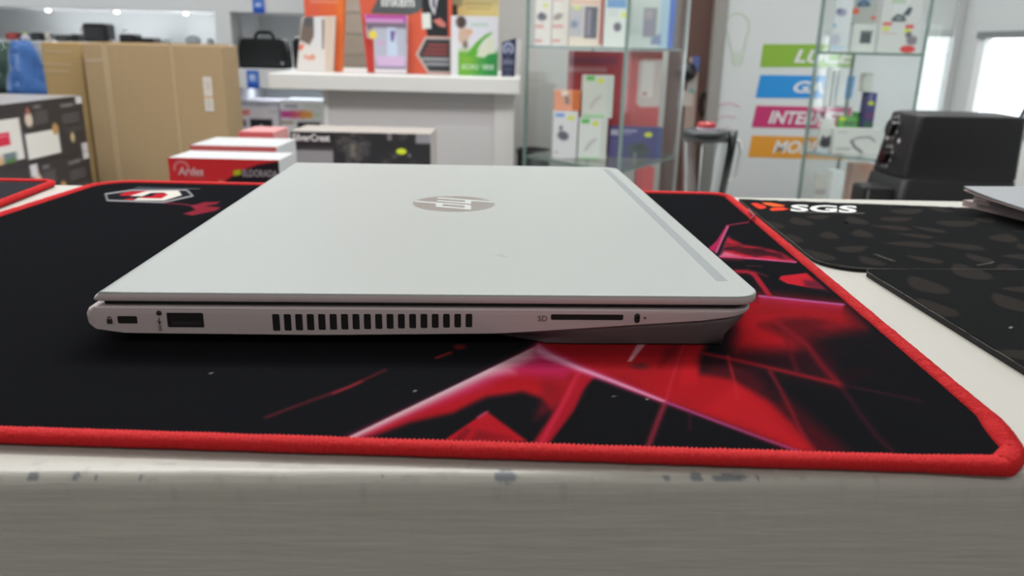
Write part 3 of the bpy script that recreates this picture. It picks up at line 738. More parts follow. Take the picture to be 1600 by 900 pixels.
    # round lid logo: disc with pale letters
    cx, cy, R = .1178, .1637, .0221
    GREY = mat('satin_metal_logo', (134, 129, 126), 0.32, metal=0.5)
    disc = lathe('logo_disc', [(0, .0224), (R, .0224), (R, .02255), (0, .02255)], GREY, r, 64, (cx, cy, 0))
    for pl in disc.data.polygons: pl.use_smooth = False
    # reading right = -y, up = +x
    sl = 0.36; t = 0.155
    def L(a, b): return (cx+b*R, cy-a*R)
    def bar(a0, a1, b0, b1):
        pts = [L(a0+sl*b0, b0), L(a1+sl*b0, b0), L(a1+sl*b1, b1), L(a0+sl*b1, b1)]
        return pts
    def lim(a0, sign):   # where a stem meets the rim
        b = 0
        for k in range(200):
            b += 0.005*sign
            if (a0+sl*b)**2+b*b > 0.985: break
        return b
    t = .15; h0, h1, q0, q1 = -.64, -.10, .06, .60
    bars = [bar(h0, h0+t, -.42, min(lim(h0, 1), lim(h0+t, 1))), bar(h0+t, h1-t, .42-t, .42), bar(h1-t, h1, -.42, .42),
            bar(q0, q0+t, max(lim(q0, -1), lim(q0+t, -1)), .42), bar(q0+t, q1-t, .42-t, .42), bar(q0+t, q1-t, -.42, -.42+t), bar(q1-t, q1, -.42, .42)]
    bm = bmesh.new()
    for q in bars:
        lo = [bm.verts.new((x, y, .0225)) for x, y in q]; hi = [bm.verts.new((x, y, .02262)) for x, y in q]
        bm.faces.new(lo[::-1]); bm.faces.new(hi)
        for i in range(4): bm.faces.new((lo[i], lo[(i+1) % 4], hi[(i+1) % 4], hi[i]))
    from_bm('logo_letters', bm, mat('pale_logo_letters', (176, 181, 181), 0.4), r)
    # printed side marks
    y = -0.00012
    text_upright('SD', .1514, y, .01305, .0032, .0020, plain((86, 78, 78), .6), r)
    mk = lambda n, x0, x1, z0, z1: box(n, x0, x1, y, y+.0003, z0, z1, INK, r)
    mk('lock_icon', .0040, .0057, .0112, .0128)
    tube('lock_icon_shackle', [(.0049-.0006*math.cos(a), y+.0001, .0128+.0009*math.sin(a)) for a in np.linspace(0, math.pi, 9)], .00014, INK, r, 5)
    text_upright('SS', .0209, y, .0088, .0012, .0018, INK, r); mk('usb_icon', .0214, .0216, .0108, .0134)
    tube('usb_icon_branch', [(.0208, y, .0125), (.0214, y, .0115), (.0222, y, .0122)], .00012, INK, r, 5)
    lathe('charge_icon', [(0, -.0001), (.0009, -.0001), (.0009, .0001), (0, .0001)], INK, r, 12, (.0217, y, .0152), 'y')
    for k in range(3): lathe('drive_icon', [(0, -.0001), (.0010, -.0001), (.0010, .0001), (0, .0001)], INK, r, 12, (.1863, y, .0136+.00075*k), 'y')
    lathe('drive_light', [(0, -.0001), (.0004, -.0001), (.0004, .0001), (0, .0001)], INK, r, 10, (.1891, y, .01445), 'y')
laptop()

# ------------------------------------------------------------------ brochures at the right rear of the counter
def booklets():
    def sheet(name, label, corner, e2, z, thick, m, edge, dep, lift=0.0, pages=3):
        a = atz(*corner, z); b = atz(*e2, z); d = (b-a)/np.linalg.norm(b-a); n = np.array([-d[1], d[0], 0])
        r = thing(name, label, 'booklet', (a[0], a[1], z))
        Wn, K = 0.19, 14
        for k in range(pages):
            V = []; zz = k*thick/pages
            t1 = thick/pages*0.86
            for i in range(K+1):
                u = i/K*Wn; up = lift*math.exp(-u/0.035)*(0.4+0.6*(k+1)/pages)
                for j in range(5):
                    w = j/4*dep; x = d*u+n*w
                    V.append((x[0], x[1], zz+up)); V.append((x[0], x[1], zz+up+t1))
            F = []
            st = 10
            for i in range(K):
                for j in range(4):
                    q = i*st+j*2
                    F.append((q, q+2, q+st+2, q+st)); F.append((q+1, q+st+1, q+st+3, q+3))
                F.append((i*st, i*st+st, i*st+st+1, i*st+1)); F.append((i*st+8, i*st+9, i*st+st+9, i*st+st+8))
            for j in range(4):
                F.append((j*2, j*2+1, j*2+3, j*2+2)); q = K*st+j*2; F.append((q, q+2, q+3, q+1))
            raw('cover' if k == pages-1 else 'page_block', V, F, m if k == pages-1 else edge, r)
        return r
    EDG = mat('page_edges', (150, 132, 130), 0.6, bump=0.4, bscale=600, stretch=(1, 1, 12))
    sheet('booklet', 'pale pinkish grey booklet at the bottom of the brochure stack', (1503, 321.5), (1600, 345.5), 0.0022, 0.0045, mat('pink_grey_cover', (132, 118, 116), 0.5), EDG, 0.11)
    sheet('booklet', 'brown-edged booklet in the middle of the brochure stack', (1520, 316), (1600, 335), 0.0070, 0.0060, mat('brown_cover', (92, 80, 78), 0.5), mat('brown_page_edges', (108, 92, 90), 0.6, bump=0.4, bscale=600, stretch=(1, 1, 12)), 0.10)
    sheet('booklet', 'glossy silver grey booklet on top of the brochure stack, its corner curling up', (1504, 304.5), (1600, 331.5), 0.0135, 0.0016, mat('silver_cover', (150, 153, 158), 0.28, metal=0.2), EDG, 0.105, 0.0045, 2)
booklets()

# ------------------------------------------------------------------ built-in shelving at the back left
UW = mat('white_shelf_laminate', (214, 216, 218), 0.5)
UY, UB = 3.4, 3.78
ZF, ZS, ZB0, ZB1, ZP = 0.210, 0.080, -0.088, -0.011, -0.27
def back_unit():
    xl, d0, d1_, xr = -2.9, -1.234, -1.169, -0.735
    r = thing('wall_shelving', 'white built-in shelving with spotlit niches along the back left wall', 'shelving', ((xl+xr)/2, UY, FLOOR))
    ox, oy, oz = r.location
    B = lambda n, a, b, c, d, e, f, m=UW: box(n, a-ox, b-ox, c-oy, d-oy, e-oz, f-oz, m, r, 0.001, 1)
    B('back_panel', xl, xr, UB, UB+0.02, FLOOR, 1.6, mat('niche_back_paint', (208, 212, 212), 0.6))
    B('fascia', xl, xr, UY, UB, ZF, 1.6)
    B('divider', d0, d1_, UY, UB, FLOOR, ZF)
    B('side_panel', xr-0.02, xr, UY, UB, FLOOR, ZF)
    B('shelf', xl, d0, UY, UB, ZS-0.05, ZS)
    B('shelf', d1_, xr-0.02, UY, UB, ZB0, ZB1)
    B('shelf', d1_, xr-0.02, UY, UB, ZP-0.05, ZP)
    for px, py in ((75, 14), (182, 15), (290, 16)):
        p = at(px, py, 3.52)
        lathe('spotlight_rim', [(0.011, -0.004), (0.020, -0.004), (0.022, 0.0)], plain((200, 200, 200), 0.3), r, 20, (p[0]-ox, p[1]-oy, ZF-oz-0.0005))
        lathe('spotlight_lens', [(0.0, -0.012), (0.006, -0.011), (0.010, -0.007), (0.011, -0.002)], mat('lit_lens', (255, 255, 250), 0.5, emit=6.0), r, 20, (p[0]-ox, p[1]-oy, ZF-oz-0.0005))
        l = bpy.data.lights.new('niche_spot', 'SPOT'); l.energy = 3.6; l.spot_size = 2.0; l.spot_blend = 0.6; l.shadow_soft_size = 0.02
        lo = bpy.data.objects.new('niche_spot', l); lo.location = (p[0], 3.58, ZF-0.008); lo.rotation_euler = (0.15, 0, 0); COL.objects.link(lo)
    l = bpy.data.lights.new('niche_spot', 'SPOT'); l.energy = 3.0; l.spot_size = 2.0; l.spot_blend = 0.6; l.shadow_soft_size = 0.02
    lo = bpy.data.objects.new('niche_spot', l); lo.location = (-0.96, 3.55, ZF-0.008); lo.rotation_euler = (0.15, 0, 0); COL.objects.link(lo)
    l = bpy.data.lights.new('niche_tube', 'AREA'); l.shape = 'RECTANGLE'; l.size = 0.38; l.size_y = 0.03; l.energy = 0.3; l.color = (0.85, 0.92, 1.0)
    lo = bpy.data.objects.new('niche_tube', l); lo.location = (-0.96, 3.6, ZB0-0.004); COL.objects.link(lo)
    # blue price tags on the shelf fronts
    for (a, b, c, d) in ((395, -2, 413, 21), (386, 110, 404, 138)):
        def pt(P, b=b, d=d, a=a, c=c):
            P.rect(a, d-8, c, d+1, (30, 76, 176)); P.rect(a+4, b+6, c-4, d-11, (150, 176, 224), 2); P.rect(a+5, b+8, c-7, b+12, (200, 214, 240), 2)
        X0, X1, z0, z1 = frame(a, b, c, d, UY-0.004)
        y = UY-0.005-oy
        o = box('price_tag', X0-ox, X1-ox, y, y+0.004, z0-oz, z1-oz, plain((60, 104, 196)), r)
        panel('price_tag_print', o, (X0-ox, y-0.0006, z0-oz), (X1-ox, y-0.0006, z0-oz), (X0-ox, y-0.0006, z1-oz), (a, b, c, d), pt, (62, 110, 200))
    return r
back_unit()

# black devices and small goods on the top niche shelf
BLKP = plain((20, 20, 23), 0.35); CHR = mat('chrome_trim', (215, 215, 218), 0.15, metal=0.9)
def on_shelf(name, label, cat, x0, x1, ytop, Y, zb, group=None):
    X0, X1, _, zt = frame(x0, ytop, x1, 66, Y)
    return thing(name, label, cat, ((X0+X1)/2, Y, zb), 0, group), X1-X0, zt-zb
def gadget(name, label, cat, x0, x1, ytop, knobs=(), Y=3.48, m=None, lens=False):
    r, w, h = on_shelf(name, label, cat, x0, x1, ytop, Y, ZS)
    bm = bmesh.new(); add_box(bm, -w/2, w/2, 0, 0.08, 0, h, min(0.012, h*0.3), 3); from_bm('body', bm, m or BLKP, r)
    for (u, v, rad, kind) in knobs:
        lathe(kind, [(0, -0.004), (rad*0.6, -0.006), (rad, -0.004), (rad, 0.0)], CHR if kind != 'lens' else plain((60, 60, 66), 0.1), r, 16, (-w/2+u*w, 0, v*h), 'y')
    return r
gadget('red_device', 'small red device at the far left end of the niche shelf', 'device', 8, 25, 51, ((0.2, 0.6, .008, 'button'),), m=plain((176, 52, 54), 0.4))
gadget('black_device', 'long flat black device beside the red one on the niche shelf', 'device', 27, 38, 52, ((0.5, 0.5, .006, 'button'),))
gadget('black_device', 'low black device left of the cream bottle on the niche shelf', 'device', 47, 70, 51, ((0.3, 0.5, .006, 'button'), (0.7, 0.5, .006, 'button')))
r, w, h = on_shelf('bottle', 'slim cream bottle standing on the niche shelf', 'bottle', 71, 78, 51, 3.46, ZS)
lathe('body', [(0.0, 0), (w/2, 0), (w/2, h*0.75), (w*0.3, h*0.85), (w*0.3, h*0.9)], plain((220, 212, 196)), r, 18)
lathe('cap', [(w*0.32, h*0.88), (w*0.34, h*0.9), (w*0.34, h), (0, h)], plain((236, 232, 224)), r, 18)
r, w, h = on_shelf('plush_figure', 'small pale lilac plush toy with green hat on the niche shelf', 'toy', 33, 46, 50, 3.42, ZS)
lathe('body', [(0, 0), (w*0.5, h*0.1), (w*0.55, h*0.4), (w*0.3, h*0.62), (0, h*0.7)], plain((190, 186, 204), 0.9), r, 16)
lathe('head', [(0, h*0.5), (w*0.3, h*0.62), (w*0.25, h*0.78), (0, h*0.82)], plain((206, 198, 206), 0.9), r, 16)
lathe('hat', [(w*0.28, h*0.78), (w*0.2, h*0.9), (0, h*1.05)], plain((170, 200, 80), 0.9), r, 16)
gadget('camera', 'grey compact camera with chrome lens right of the cream bottle', 'camera', 84, 105, 54, ((0.75, 0.5, .014, 'lens_ring'), (0.75, 0.5, .009, 'lens')), m=plain((70, 70, 74), 0.4))
gadget('black_device', 'small black boxy device between camera and black speaker', 'device', 109, 122, 53, ((0.5, 0.5, .008, 'button'),))
r = gadget('speaker', 'tall black speaker with two round chrome dials on the niche shelf', 'speaker', 128, 167, 36, ((0.08, 0.6, .014, 'dial'), (0.33, 0.6, .012, 'dial'), (0.33, 0.4, .008, 'knob'), (0.5, 0.3, .012, 'knob')), Y=3.44)
r = gadget('camera', 'black camera with chrome viewfinder under the first spotlight', 'camera', 185, 210, 53, ((0.5, 0.5, .014, 'lens'),))
lathe('viewfinder', [(0, 0.012), (0.012, 0.008), (0.012, 0)], CHR, r, 14, (-0.015, 0.03, 0.045))
r = gadget('binoculars', 'flat black folded binoculars on the middle of the niche shelf', 'binoculars', 212, 240, 59)
lathe('eyepiece', [(0, -0.006), (0.011, -0.005), (0.012, 0)], CHR, r, 14, (-0.02, 0, 0.012), 'y')
def dome(label, x0, x1, yt, big):
    r, w, h = on_shelf('glass_jar', label, 'jar', x0, x1, yt, 3.46, ZS)
    lathe('bowl', [(w*0.3, 0), (w*0.5, h*0.25), (w*0.45, h*0.6), (w*0.2, h*0.85)], mat('grey_glazed', (150, 158, 158), 0.12), r, 20)
    lathe('lid', [(w*0.22, h*0.8), (w*0.12, h*0.95), (0, h)], CHR, r, 20)
dome('small low glass jar on the niche shelf right of the binoculars', 252, 268, 60, 0)
dome('wide shiny glass jar under the right spotlight of the niche', 289, 314, 53, 1)
dome('narrow glass jar at the right end of the niche shelf', 323, 335, 58, 0)

# laptop bags in the right niche
def laptop_bag(label, x0, y0, x1, y1, Y, handle=True):
    X0, X1, z0, z1 = frame(x0, y0, x1, y1, Y); w = X1-X0; h = z1-ZB1
    r = thing('laptop_bag', label, 'bag', ((X0+X1)/2, Y, ZB1), 0, None)
    m = mat('black_nylon', (22, 25, 28), 0.7, bump=0.3, bscale=500)
    bm = bmesh.new(); pts = [(-.5, .04), (-.49, .62), (-.455, .90), (-.42, 1), (.42, 1), (.455, .90), (.49, .62), (.5, .04), (.47, 0), (-.47, 0)]
    hh = h*0.80 if handle else h
    plate('body', [(a*w, b*hh) for a, b in pts], 0, 0.09, m, r, 0.010)
    if handle:
        tube('handle', [(-.20*w, 0.045, hh*.96), (-.17*w, 0.045, hh*1.10), (-.12*w, 0.045, hh*1.20), (.12*w, 0.045, hh*1.20), (.17*w, 0.045, hh*1.10), (.20*w, 0.045, hh*.96)], 0.007, m, r, 8)
        plate('front_pocket', [(-.42*w, hh*.05), (-.42*w, hh*.66), (.42*w, hh*.66), (.42*w, hh*.05)], -0.008, 0.002, m, r, 0.004)
        box('badge', .38*w, .43*w, -0.0105, -0.008, hh*.14, hh*.24, plain((150, 154, 156)), r)
    return r
laptop_bag('black laptop bag with carrying handle in the white niche', 371, 48, 448, 107, 3.46)
laptop_bag('second black bag partly behind the orange leaflet holder', 457, 58, 486, 107, 3.50, False)
# printer boxes on the lower niche shelf
def prA(P):
    P.rect(360, 160, 440, 166, (170, 178, 190), 4); P.rect(372, 172, 390, 180, (206, 110, 96), 6); P.rect(372, 160, 385, 163, (120, 130, 160), 3, .6); P.rect(402, 162, 420, 166, (150, 150, 165), 4, .7); P.rect(420, 172, 436, 176, (180, 178, 186), 3, .7)
    P.rect(390, 186, 425, 202, (28, 30, 32), 3); P.ell(407, 197, 3, 3, (150, 150, 150)); P.rect(374, 188, 384, 198, (60, 60, 64), 4)
carton('printer_box', 'white printer box with black printer picture and red mark, lower niche', 'box', 366, 158, 436, 206, 3.46, 0.2, (208, 203, 208), prA, 'printer boxes in the lower niche', zb=ZP)
def prB(P):
    P.rect(439, 174, 462, 184, (190, 60, 140), 6); P.rect(455, 174, 476, 184, (206, 90, 110), 10); P.rect(470, 174, 488, 184, (222, 150, 60), 8); P.ell(495, 179, 6, 4, (190, 206, 180), .6)
    P.rect(446, 164, 466, 168, (120, 122, 150), 4, .8); P.rect(475, 164, 500, 167, (180, 196, 176), 4, .8); P.rect(464, 191, 500, 206, (26, 28, 30), 3); P.rect(438, 190, 458, 194, (150, 130, 110), 4)
carton('printer_box', 'white printer box with pink to orange colour bar, lower niche', 'box', 438, 158, 506, 206, 3.45, 0.2, (212, 212, 214), prB, 'printer boxes in the lower niche', zb=ZP)

# ------------------------------------------------------------------ low display table behind the counter (carries the boxes)
TZ = -0.27
tb = thing('display_table', 'low white display table hidden behind the counter, carrying boxes and appliances', 'table', (-0.1, 1.45, FLOOR))
TW = mat('white_table_top', (205, 205, 203), 0.5)
box('tabletop', -1.32, 1.32, -0.36, 0.36, TZ-0.03-FLOOR, TZ-FLOOR, TW, tb, 0.002)
for a in (-1.27, 1.27):
    for b in (-0.3, 0.3): box('leg', a-0.02, a+0.02, b-0.02, b+0.02, 0, TZ-0.03-FLOOR, plain((120, 122, 124), 0.4), tb)

# red appliance boxes in a row
def ard(P):
    P.poly([(342, 292), (358, 278), (380, 265), (405, 256), (440, 250), (445, 300), (342, 300)], (34, 22, 34), 2.5)
    P.poly([(333, 288), (345, 281), (358, 290), (352, 300), (333, 300)], (226, 190, 130), 4, .8)
    P.rect(350, 287, 440, 291, (150, 40, 60), 3, .8)
    P.ring(285, 265, 11, 11, 0.18, (236, 150, 150), .9, 268)
    P.rect(288, 276, 320, 279, (224, 110, 110), 3, .8)
    P.poly([(365, 266), (377, 264), (378, 272), (366, 275)], (196, 208, 30), 3)
RED = (232, 48, 56)
WT = (172, 174, 176)
r = carton('appliance_box', 'red appliance box with white top and yellow sticker, in front of the cardboard carton', 'box', 265, 248, 437, 300, 1.20, 0.085, WT, ard, 'red appliance boxes', zb=TZ, base=RED,
   texts=(('Ardes', 279, 262, 319, 275, (240, 205, 208), {'shear': .15, 'bold': .02}), ('ELDORADA', 380, 264, 434, 275, (196, 184, 190), {'bold': .01})))
def red2(P): P.rect(300, 240, 460, 300, (196, 70, 72))
carton('appliance_box', 'second red appliance box in the row, just behind the yellow-stickered one', 'box', 300, 228, 434, 300, 1.32, 0.12, WT, red2, 'red appliance boxes', zb=TZ, base=(200, 96, 96))
carton('appliance_box', 'third red appliance box, farthest of the row, beside the black box', 'box', 376, 206, 430, 300, 1.48, 0.10, (186, 128, 128), red2, 'red appliance boxes', zb=TZ, base=(204, 90, 94))
def sil(P):
    n = fbm(P.px/14.0, P.py/9.0, 3)
    P.rect(455, 236, 521, 300, (132, 132, 136), 2); P.rect(455, 231, 521, 234, (60, 60, 64), 2)
    P.mix(np.where((P.px > 524) & (P.px < 650), np.clip((n-0.55)*3, 0, 0.5), 0), (110, 106, 100))
    P.rect(540, 224, 556, 248, (86, 92, 90), 8, .6); P.rect(548, 226, 556, 246, (130, 112, 100), 4, .6); P.rect(566, 220, 578, 244, (90, 90, 92), 8, .5)
    P.rect(650, 206, 680, 222, (132, 130, 136), 3); P.rect(606, 206, 613, 218, (112, 104, 108), 3)
    P.poly([(455, 205), (680, 205), (680, 208), (560, 207.5), (455, 209)], (120, 116, 112), 4)
    P.ell(627.5, 235, 8, 4.6, (196, 212, 40), .25); P.ell(640, 241, 2.5, 2.5, (110, 112, 112), .8)
carton('appliance_box', 'long black appliance box with yellow price sticker, under the white desk', 'box', 456, 207, 673, 290, 1.66, 0.13, (160, 154, 148), sil, zb=TZ, base=(28, 28, 32),
   texts=(('SilverCrest', 459, 211, 517, 222, (214, 212, 212), {'bold': .02}), ))

# black boxed kitchen goods stacked at the left, long side facing the aisle
def side_stack():
    X = -0.975; Y0, Y1 = 1.30, 1.82
    def pxat(Y, z): q = project(np.array([[X, Y, z]])); return q[0][0], q[1][0]
    for k, (z0, z1, label) in enumerate(((TZ, -0.146, 'lower black kitchen goods box of the stack beside the red-edged mat'), (-0.1455, -0.024, 'upper black kitchen goods box with white panel and red square, on the stack'))):
        r = thing('kitchen_box', label, 'box', (X, Y0, z0), 0, 'stacked black kitchen boxes')
        L = Y1-Y0; h = z1-z0
        box('body', -0.36, 0, 0, L, 0, h, plain((38, 36, 38), 0.4), r, 0.002)
        # v runs from the box foot to its top, u along the aisle; paint in units of 100
        def pt(P, k=k):
            # px = along, py = height downwards 0..100
            dark = (40, 38, 41)
            for a in (0, 1):
                pass
            P.rect(28, 22, 54, 88, (202, 200, 196), 2); P.poly([(0, 22), (54, 22), (54, 18), (30, 26), (0, 34)], dark, 2)
            P.rect(38, 42, 46.5, 62, (188, 34, 62), 2); P.rect(39.5, 46, 45, 48, (226, 150, 160), 1, .8)
            P.ell(37, 88, 4, 14, (190, 150, 110), .5); P.rect(41, 74, 49, 90, (96, 110, 116), 3); P.rect(42, 84, 48, 92, (70, 110, 60), 2)
            P.rect(0, 90, 54, 100, dark, 2)
            P.rect(56, 46, 79, 92, (202, 202, 196), 2); P.poly([(56, 44), (79, 40), (79, 50), (56, 50)], dark, 3)
            P.ell(60, 28, 2.6, 12, (190, 176, 160), .5); P.ell(60, 14, 1.1, 6, (150, 80, 70), .5); P.rect(64, 16, 73, 38, (74, 70, 72), 3, .8)
            P.ell(77, 50, 2.3, 10, (170, 130, 80), .5); P.rect(56, 92, 80, 100, dark, 2)
            for y in (28, 34, 40): P.rect(83, y, 96, y+3, (96, 94, 98), 2, .8)
            P.rect(83, 10, 93, 16, (120, 116, 122), 3, .8); P.rect(64, 6, 69, 12, (120, 118, 122), 3, .7); P.rect(28, 6, 36, 14, (140, 140, 146), 3, .8)
            P.ell(89, 70, 1.6, 9, (176, 160, 120), .5); P.rect(84, 52, 97, 60, (62, 60, 62), 3, .8)
            P.rect(95, 0, 100.5, 13, (196, 194, 198), 1.5)
            if k == 1: P.rect(95, 84, 100.5, 100, (190, 186, 190), 1.5)
            else: P.rect(56, 0, 61, 20, (190, 188, 192), 1.5)
        panel('printed_face', r, (0.0008, 0, 0), (0.0008, L, 0), (0.0008, 0, h), (0, 0, 100, 100), pt, (44, 41, 44), step=0.8)
        if k == 1:
            box('plastic_wrap', -0.36, -0.002, 0, L, h, h+0.0012, mat('grey_wrap', (146, 143, 144), 0.3, bump=0.4, bscale=25), r)
            bm = bmesh.new()
        for (a, b) in ((0.985, 1.0),):
            pass
side_stack()

# tall flat cardboard cartons standing on the floor
KR = mat('brown_corrugated_card', (160, 137, 103), 0.75, bump=0.15, bscale=120, var=0.05, stretch=(1, 1, 0.15))
KR2 = mat('brown_corrugated_card_side', (170, 143, 97), 0.75, bump=0.15, bscale=120, var=0.05, stretch=(1, 1, 0.15))
TAPE = mat('packing_tape', (174, 153, 122), 0.3)
def big_carton(name, label, x0, x1, y, Y, dep, m, seams, rz=0.0):
    _, _, _, zt = frame(x0, y, x1, y+140, Y); X0 = at(x0, y, Y)[0]; X1 = at(x1, y, Y)[0]; h = zt-FLOOR; w = X1-X0
    r = thing(name, label, 'carton', ((X0+X1)/2, Y, FLOOR), rz)
    box('body', -w/2, w/2, 0, dep, 0, h, m, r, 0.003)
    for (f, wd) in seams:
        box('tape', -w/2+f*w-wd/2, -w/2+f*w+wd/2, -0.0008, 0.001, 0.02, h-0.001, TAPE, r)
        box('tape_end', -w/2+f*w-wd/2, -w/2+f*w+wd/2, -0.0008, 0.06, h-0.0005, h+0.0006, TAPE, r)
    return r, w, h
r, w, h = big_carton('cardboard_carton', 'wide tall brown cardboard carton with vertical tape, standing behind the red box', 127, 345, 69, 1.95, 0.113, KR, ((0.16, 0.014), (0.64, 0.006)))
X0, X1, z0, z1 = frame(319, 120, 333, 174, 1.95)
def stk(P): P.rect(318, 150, 336, 153, (190, 120, 70), 1.5, .7); P.rect(322, 126, 330, 140, (186, 180, 170), 2, .8); P.rect(322, 156, 330, 170, (180, 176, 170), 2, .8)
panel('shipping_label', r, (X0-r.location.x, -0.0016, z0-FLOOR), (X1-r.location.x, -0.0016, z0-FLOOR), (X0-r.location.x, -0.0016, z1-FLOOR), (319, 120, 333, 174), stk, (200, 194, 184))
X0, X1, z0, z1 = frame(134, 92, 160, 97, 1.95)
box('faint_print', X0-r.location.x, X1-r.location.x, -0.0007, 0, z0-FLOOR, z1-FLOOR, plain((170, 150, 128), .7), r)
for fz in (0.93, ):
    box('top_flap', -w/2+0.002, w/2-0.002, 0.056, 0.058, h, h+0.003, KR, r)
r, w, h = big_carton('cardboard_carton', 'narrow tall brown cardboard carton beside the stacked black boxes', 62, 124, 66, 1.995, 0.15, KR2, ())
for k, yy in enumerate((79, 99, 110)):
    X0, X1, z0, z1 = frame(70, yy, 110, yy+3, 1.995)
    box('faint_print', X0-r.location.x, X1-r.location.x, -0.0007, 0, z0-FLOOR, z1-FLOOR, plain((178, 156, 124), .7), r)

# plastic bags with blue goods at the far left
def lump_bag(name, label, x0, y0, x1, y1, Y, zb, m, top=0.5, seed=1, neck=None):
    X0, X1, z0, z1 = frame(x0, y0, x1, y1, Y); w = X1-X0; h = z1-zb
    r = thing(name, label, 'bag', ((X0+X1)/2, Y, zb))
    V = []; F = []; n = 26; K = 18
    for i in range(K+1):
        v = i/K; rad = (1-(1-top)*v)*(1-0.25*max(0, v-0.85)/0.15)*min(1, 0.75+v*3)
        for j in range(n):
            a = 2*math.pi*j/n; q = fbm(np.array([math.cos(a)*2+v*2+9]), np.array([math.sin(a)*2+v*5+seed]), seed)[0]
            k = rad*(0.78+0.44*q); V.append((w/2*k*math.cos(a), 0.08*k*math.sin(a)+0.09, v*h*(0.96+0.08*q)))
    for i in range(K):
        for j in range(n): F.append((i*n+j, i*n+(j+1) % n, (i+1)*n+(j+1) % n, (i+1)*n+j))
    F.append(tuple(range(n))[::-1]); F.append(tuple(range(K*n, K*n+n)))
    raw('contents', V, F, m, r, True)
    wrap = [(x*1.06, (y-0.09)*1.1+0.09, z*1.03+0.001) for x, y, z in V]
    raw('clear_wrap', wrap, F, glass_mat('clear_plastic', (0.93, 0.95, 0.97), 0.5), r, True)
    if neck is not None: lathe('tied_neck', [(0.012, h*0.97), (0.008, h*1.04), (0.02, h*1.12)], neck, r, 12, (0, 0.09, 0))
    return r
cr = thing('dark_crate', 'dark crate carrying the plastic bags behind the stacked black boxes', 'crate', (-1.62, 2.32, FLOOR))
ZC = -0.075
box('crate_body', -0.34, 0.34, 0, 0.46, 0, ZC-FLOOR-0.02, plain((44, 46, 54), 0.6), cr, 0.004); box('crate_rim', -0.345, 0.345, -0.005, 0.465, ZC-FLOOR-0.02, ZC-FLOOR, plain((58, 60, 68), 0.6), cr, 0.003)
lump_bag('plastic_bag', 'clear plastic bag of bright blue goods at the left picture edge', -14, 64, 34, 138, 2.36, ZC, mat('blue_textile', (58, 104, 168), 0.8, bump=0.5, bscale=60, var=0.2), 0.55, 3)
lump_bag('plastic_bag', 'clear plastic bag of pale grey goods beside the narrow carton', 30, 66, 66, 140, 2.52, ZC, mat('pale_grey_textile', (150, 152, 158), 0.7, bump=0.6, bscale=40, var=0.35), 0.75, 8)
lump_bag('plastic_bag', 'clear plastic bag of dark green goods cut by the left picture edge', -40, 66, 8, 138, 2.54, ZC, mat('green_textile', (62, 84, 72), 0.8, bump=0.5, bscale=60, var=0.3), 0.7, 12)

# ------------------------------------------------------------------ white desk with leaflet displays
DZ = 0.020
dk = thing('reception_desk', 'white desk with thick top, leaflet displays standing on it', 'desk', (-0.32, 2.2, FLOOR))
DW = mat('white_desk_laminate', (216, 216, 214), 0.45); DP = mat('pale_grey_panel', (198, 196, 198), 0.5, var=0.03, bscale=2)
dx = dk.location.x
a0 = at(419, 125, 2.2)[0]-dx; a1 = 0.010-dx
box('worktop', a0, a1, 0, 0.6, DZ-0.041-FLOOR, DZ-FLOOR, DW, dk, 0.002)
p0 = at(508, 200, 2.26)[0]-dx; p1 = at(772, 200, 2.26)[0]-dx
box('front_panel', p0+0.012, p1, 0.06, 0.08, 0, DZ-0.041-FLOOR, DP, dk)
box('side_panel', p0, p0+0.012, 0.055, 0.58, 0, DZ-0.041-FLOOR, DW, dk)
box('side_panel', p1, at(803, 200, 2.26)[0]-dx, 0.055, 0.58, 0, DZ-0.041-FLOOR, DW, dk)
zs = at(740, 198, 2.26)[2]-FLOOR
box('lower_panel', at(680, 220, 2.26)[0]-dx, p1-0.001, 0.056, 0.06, 0, zs, mat('paler_panel', (206, 205, 206), 0.5), dk)
bn = thing('waste_bin', 'dark waste bin standing between the desk and the glass showcase', 'bin', (0.062, 2.72, FLOOR))
lathe('bin_body', [(0.0, 0), (0.045, 0), (0.055, 0.68), (0.050, 0.68), (0.04, 0.02)], plain((18, 24, 24), 0.4), bn, 20); lathe('bin_rim', [(0.054, 0.67), (0.058, 0.675), (0.058, 0.69), (0.050, 0.69)], plain((26, 32, 32), 0.4), bn, 20)

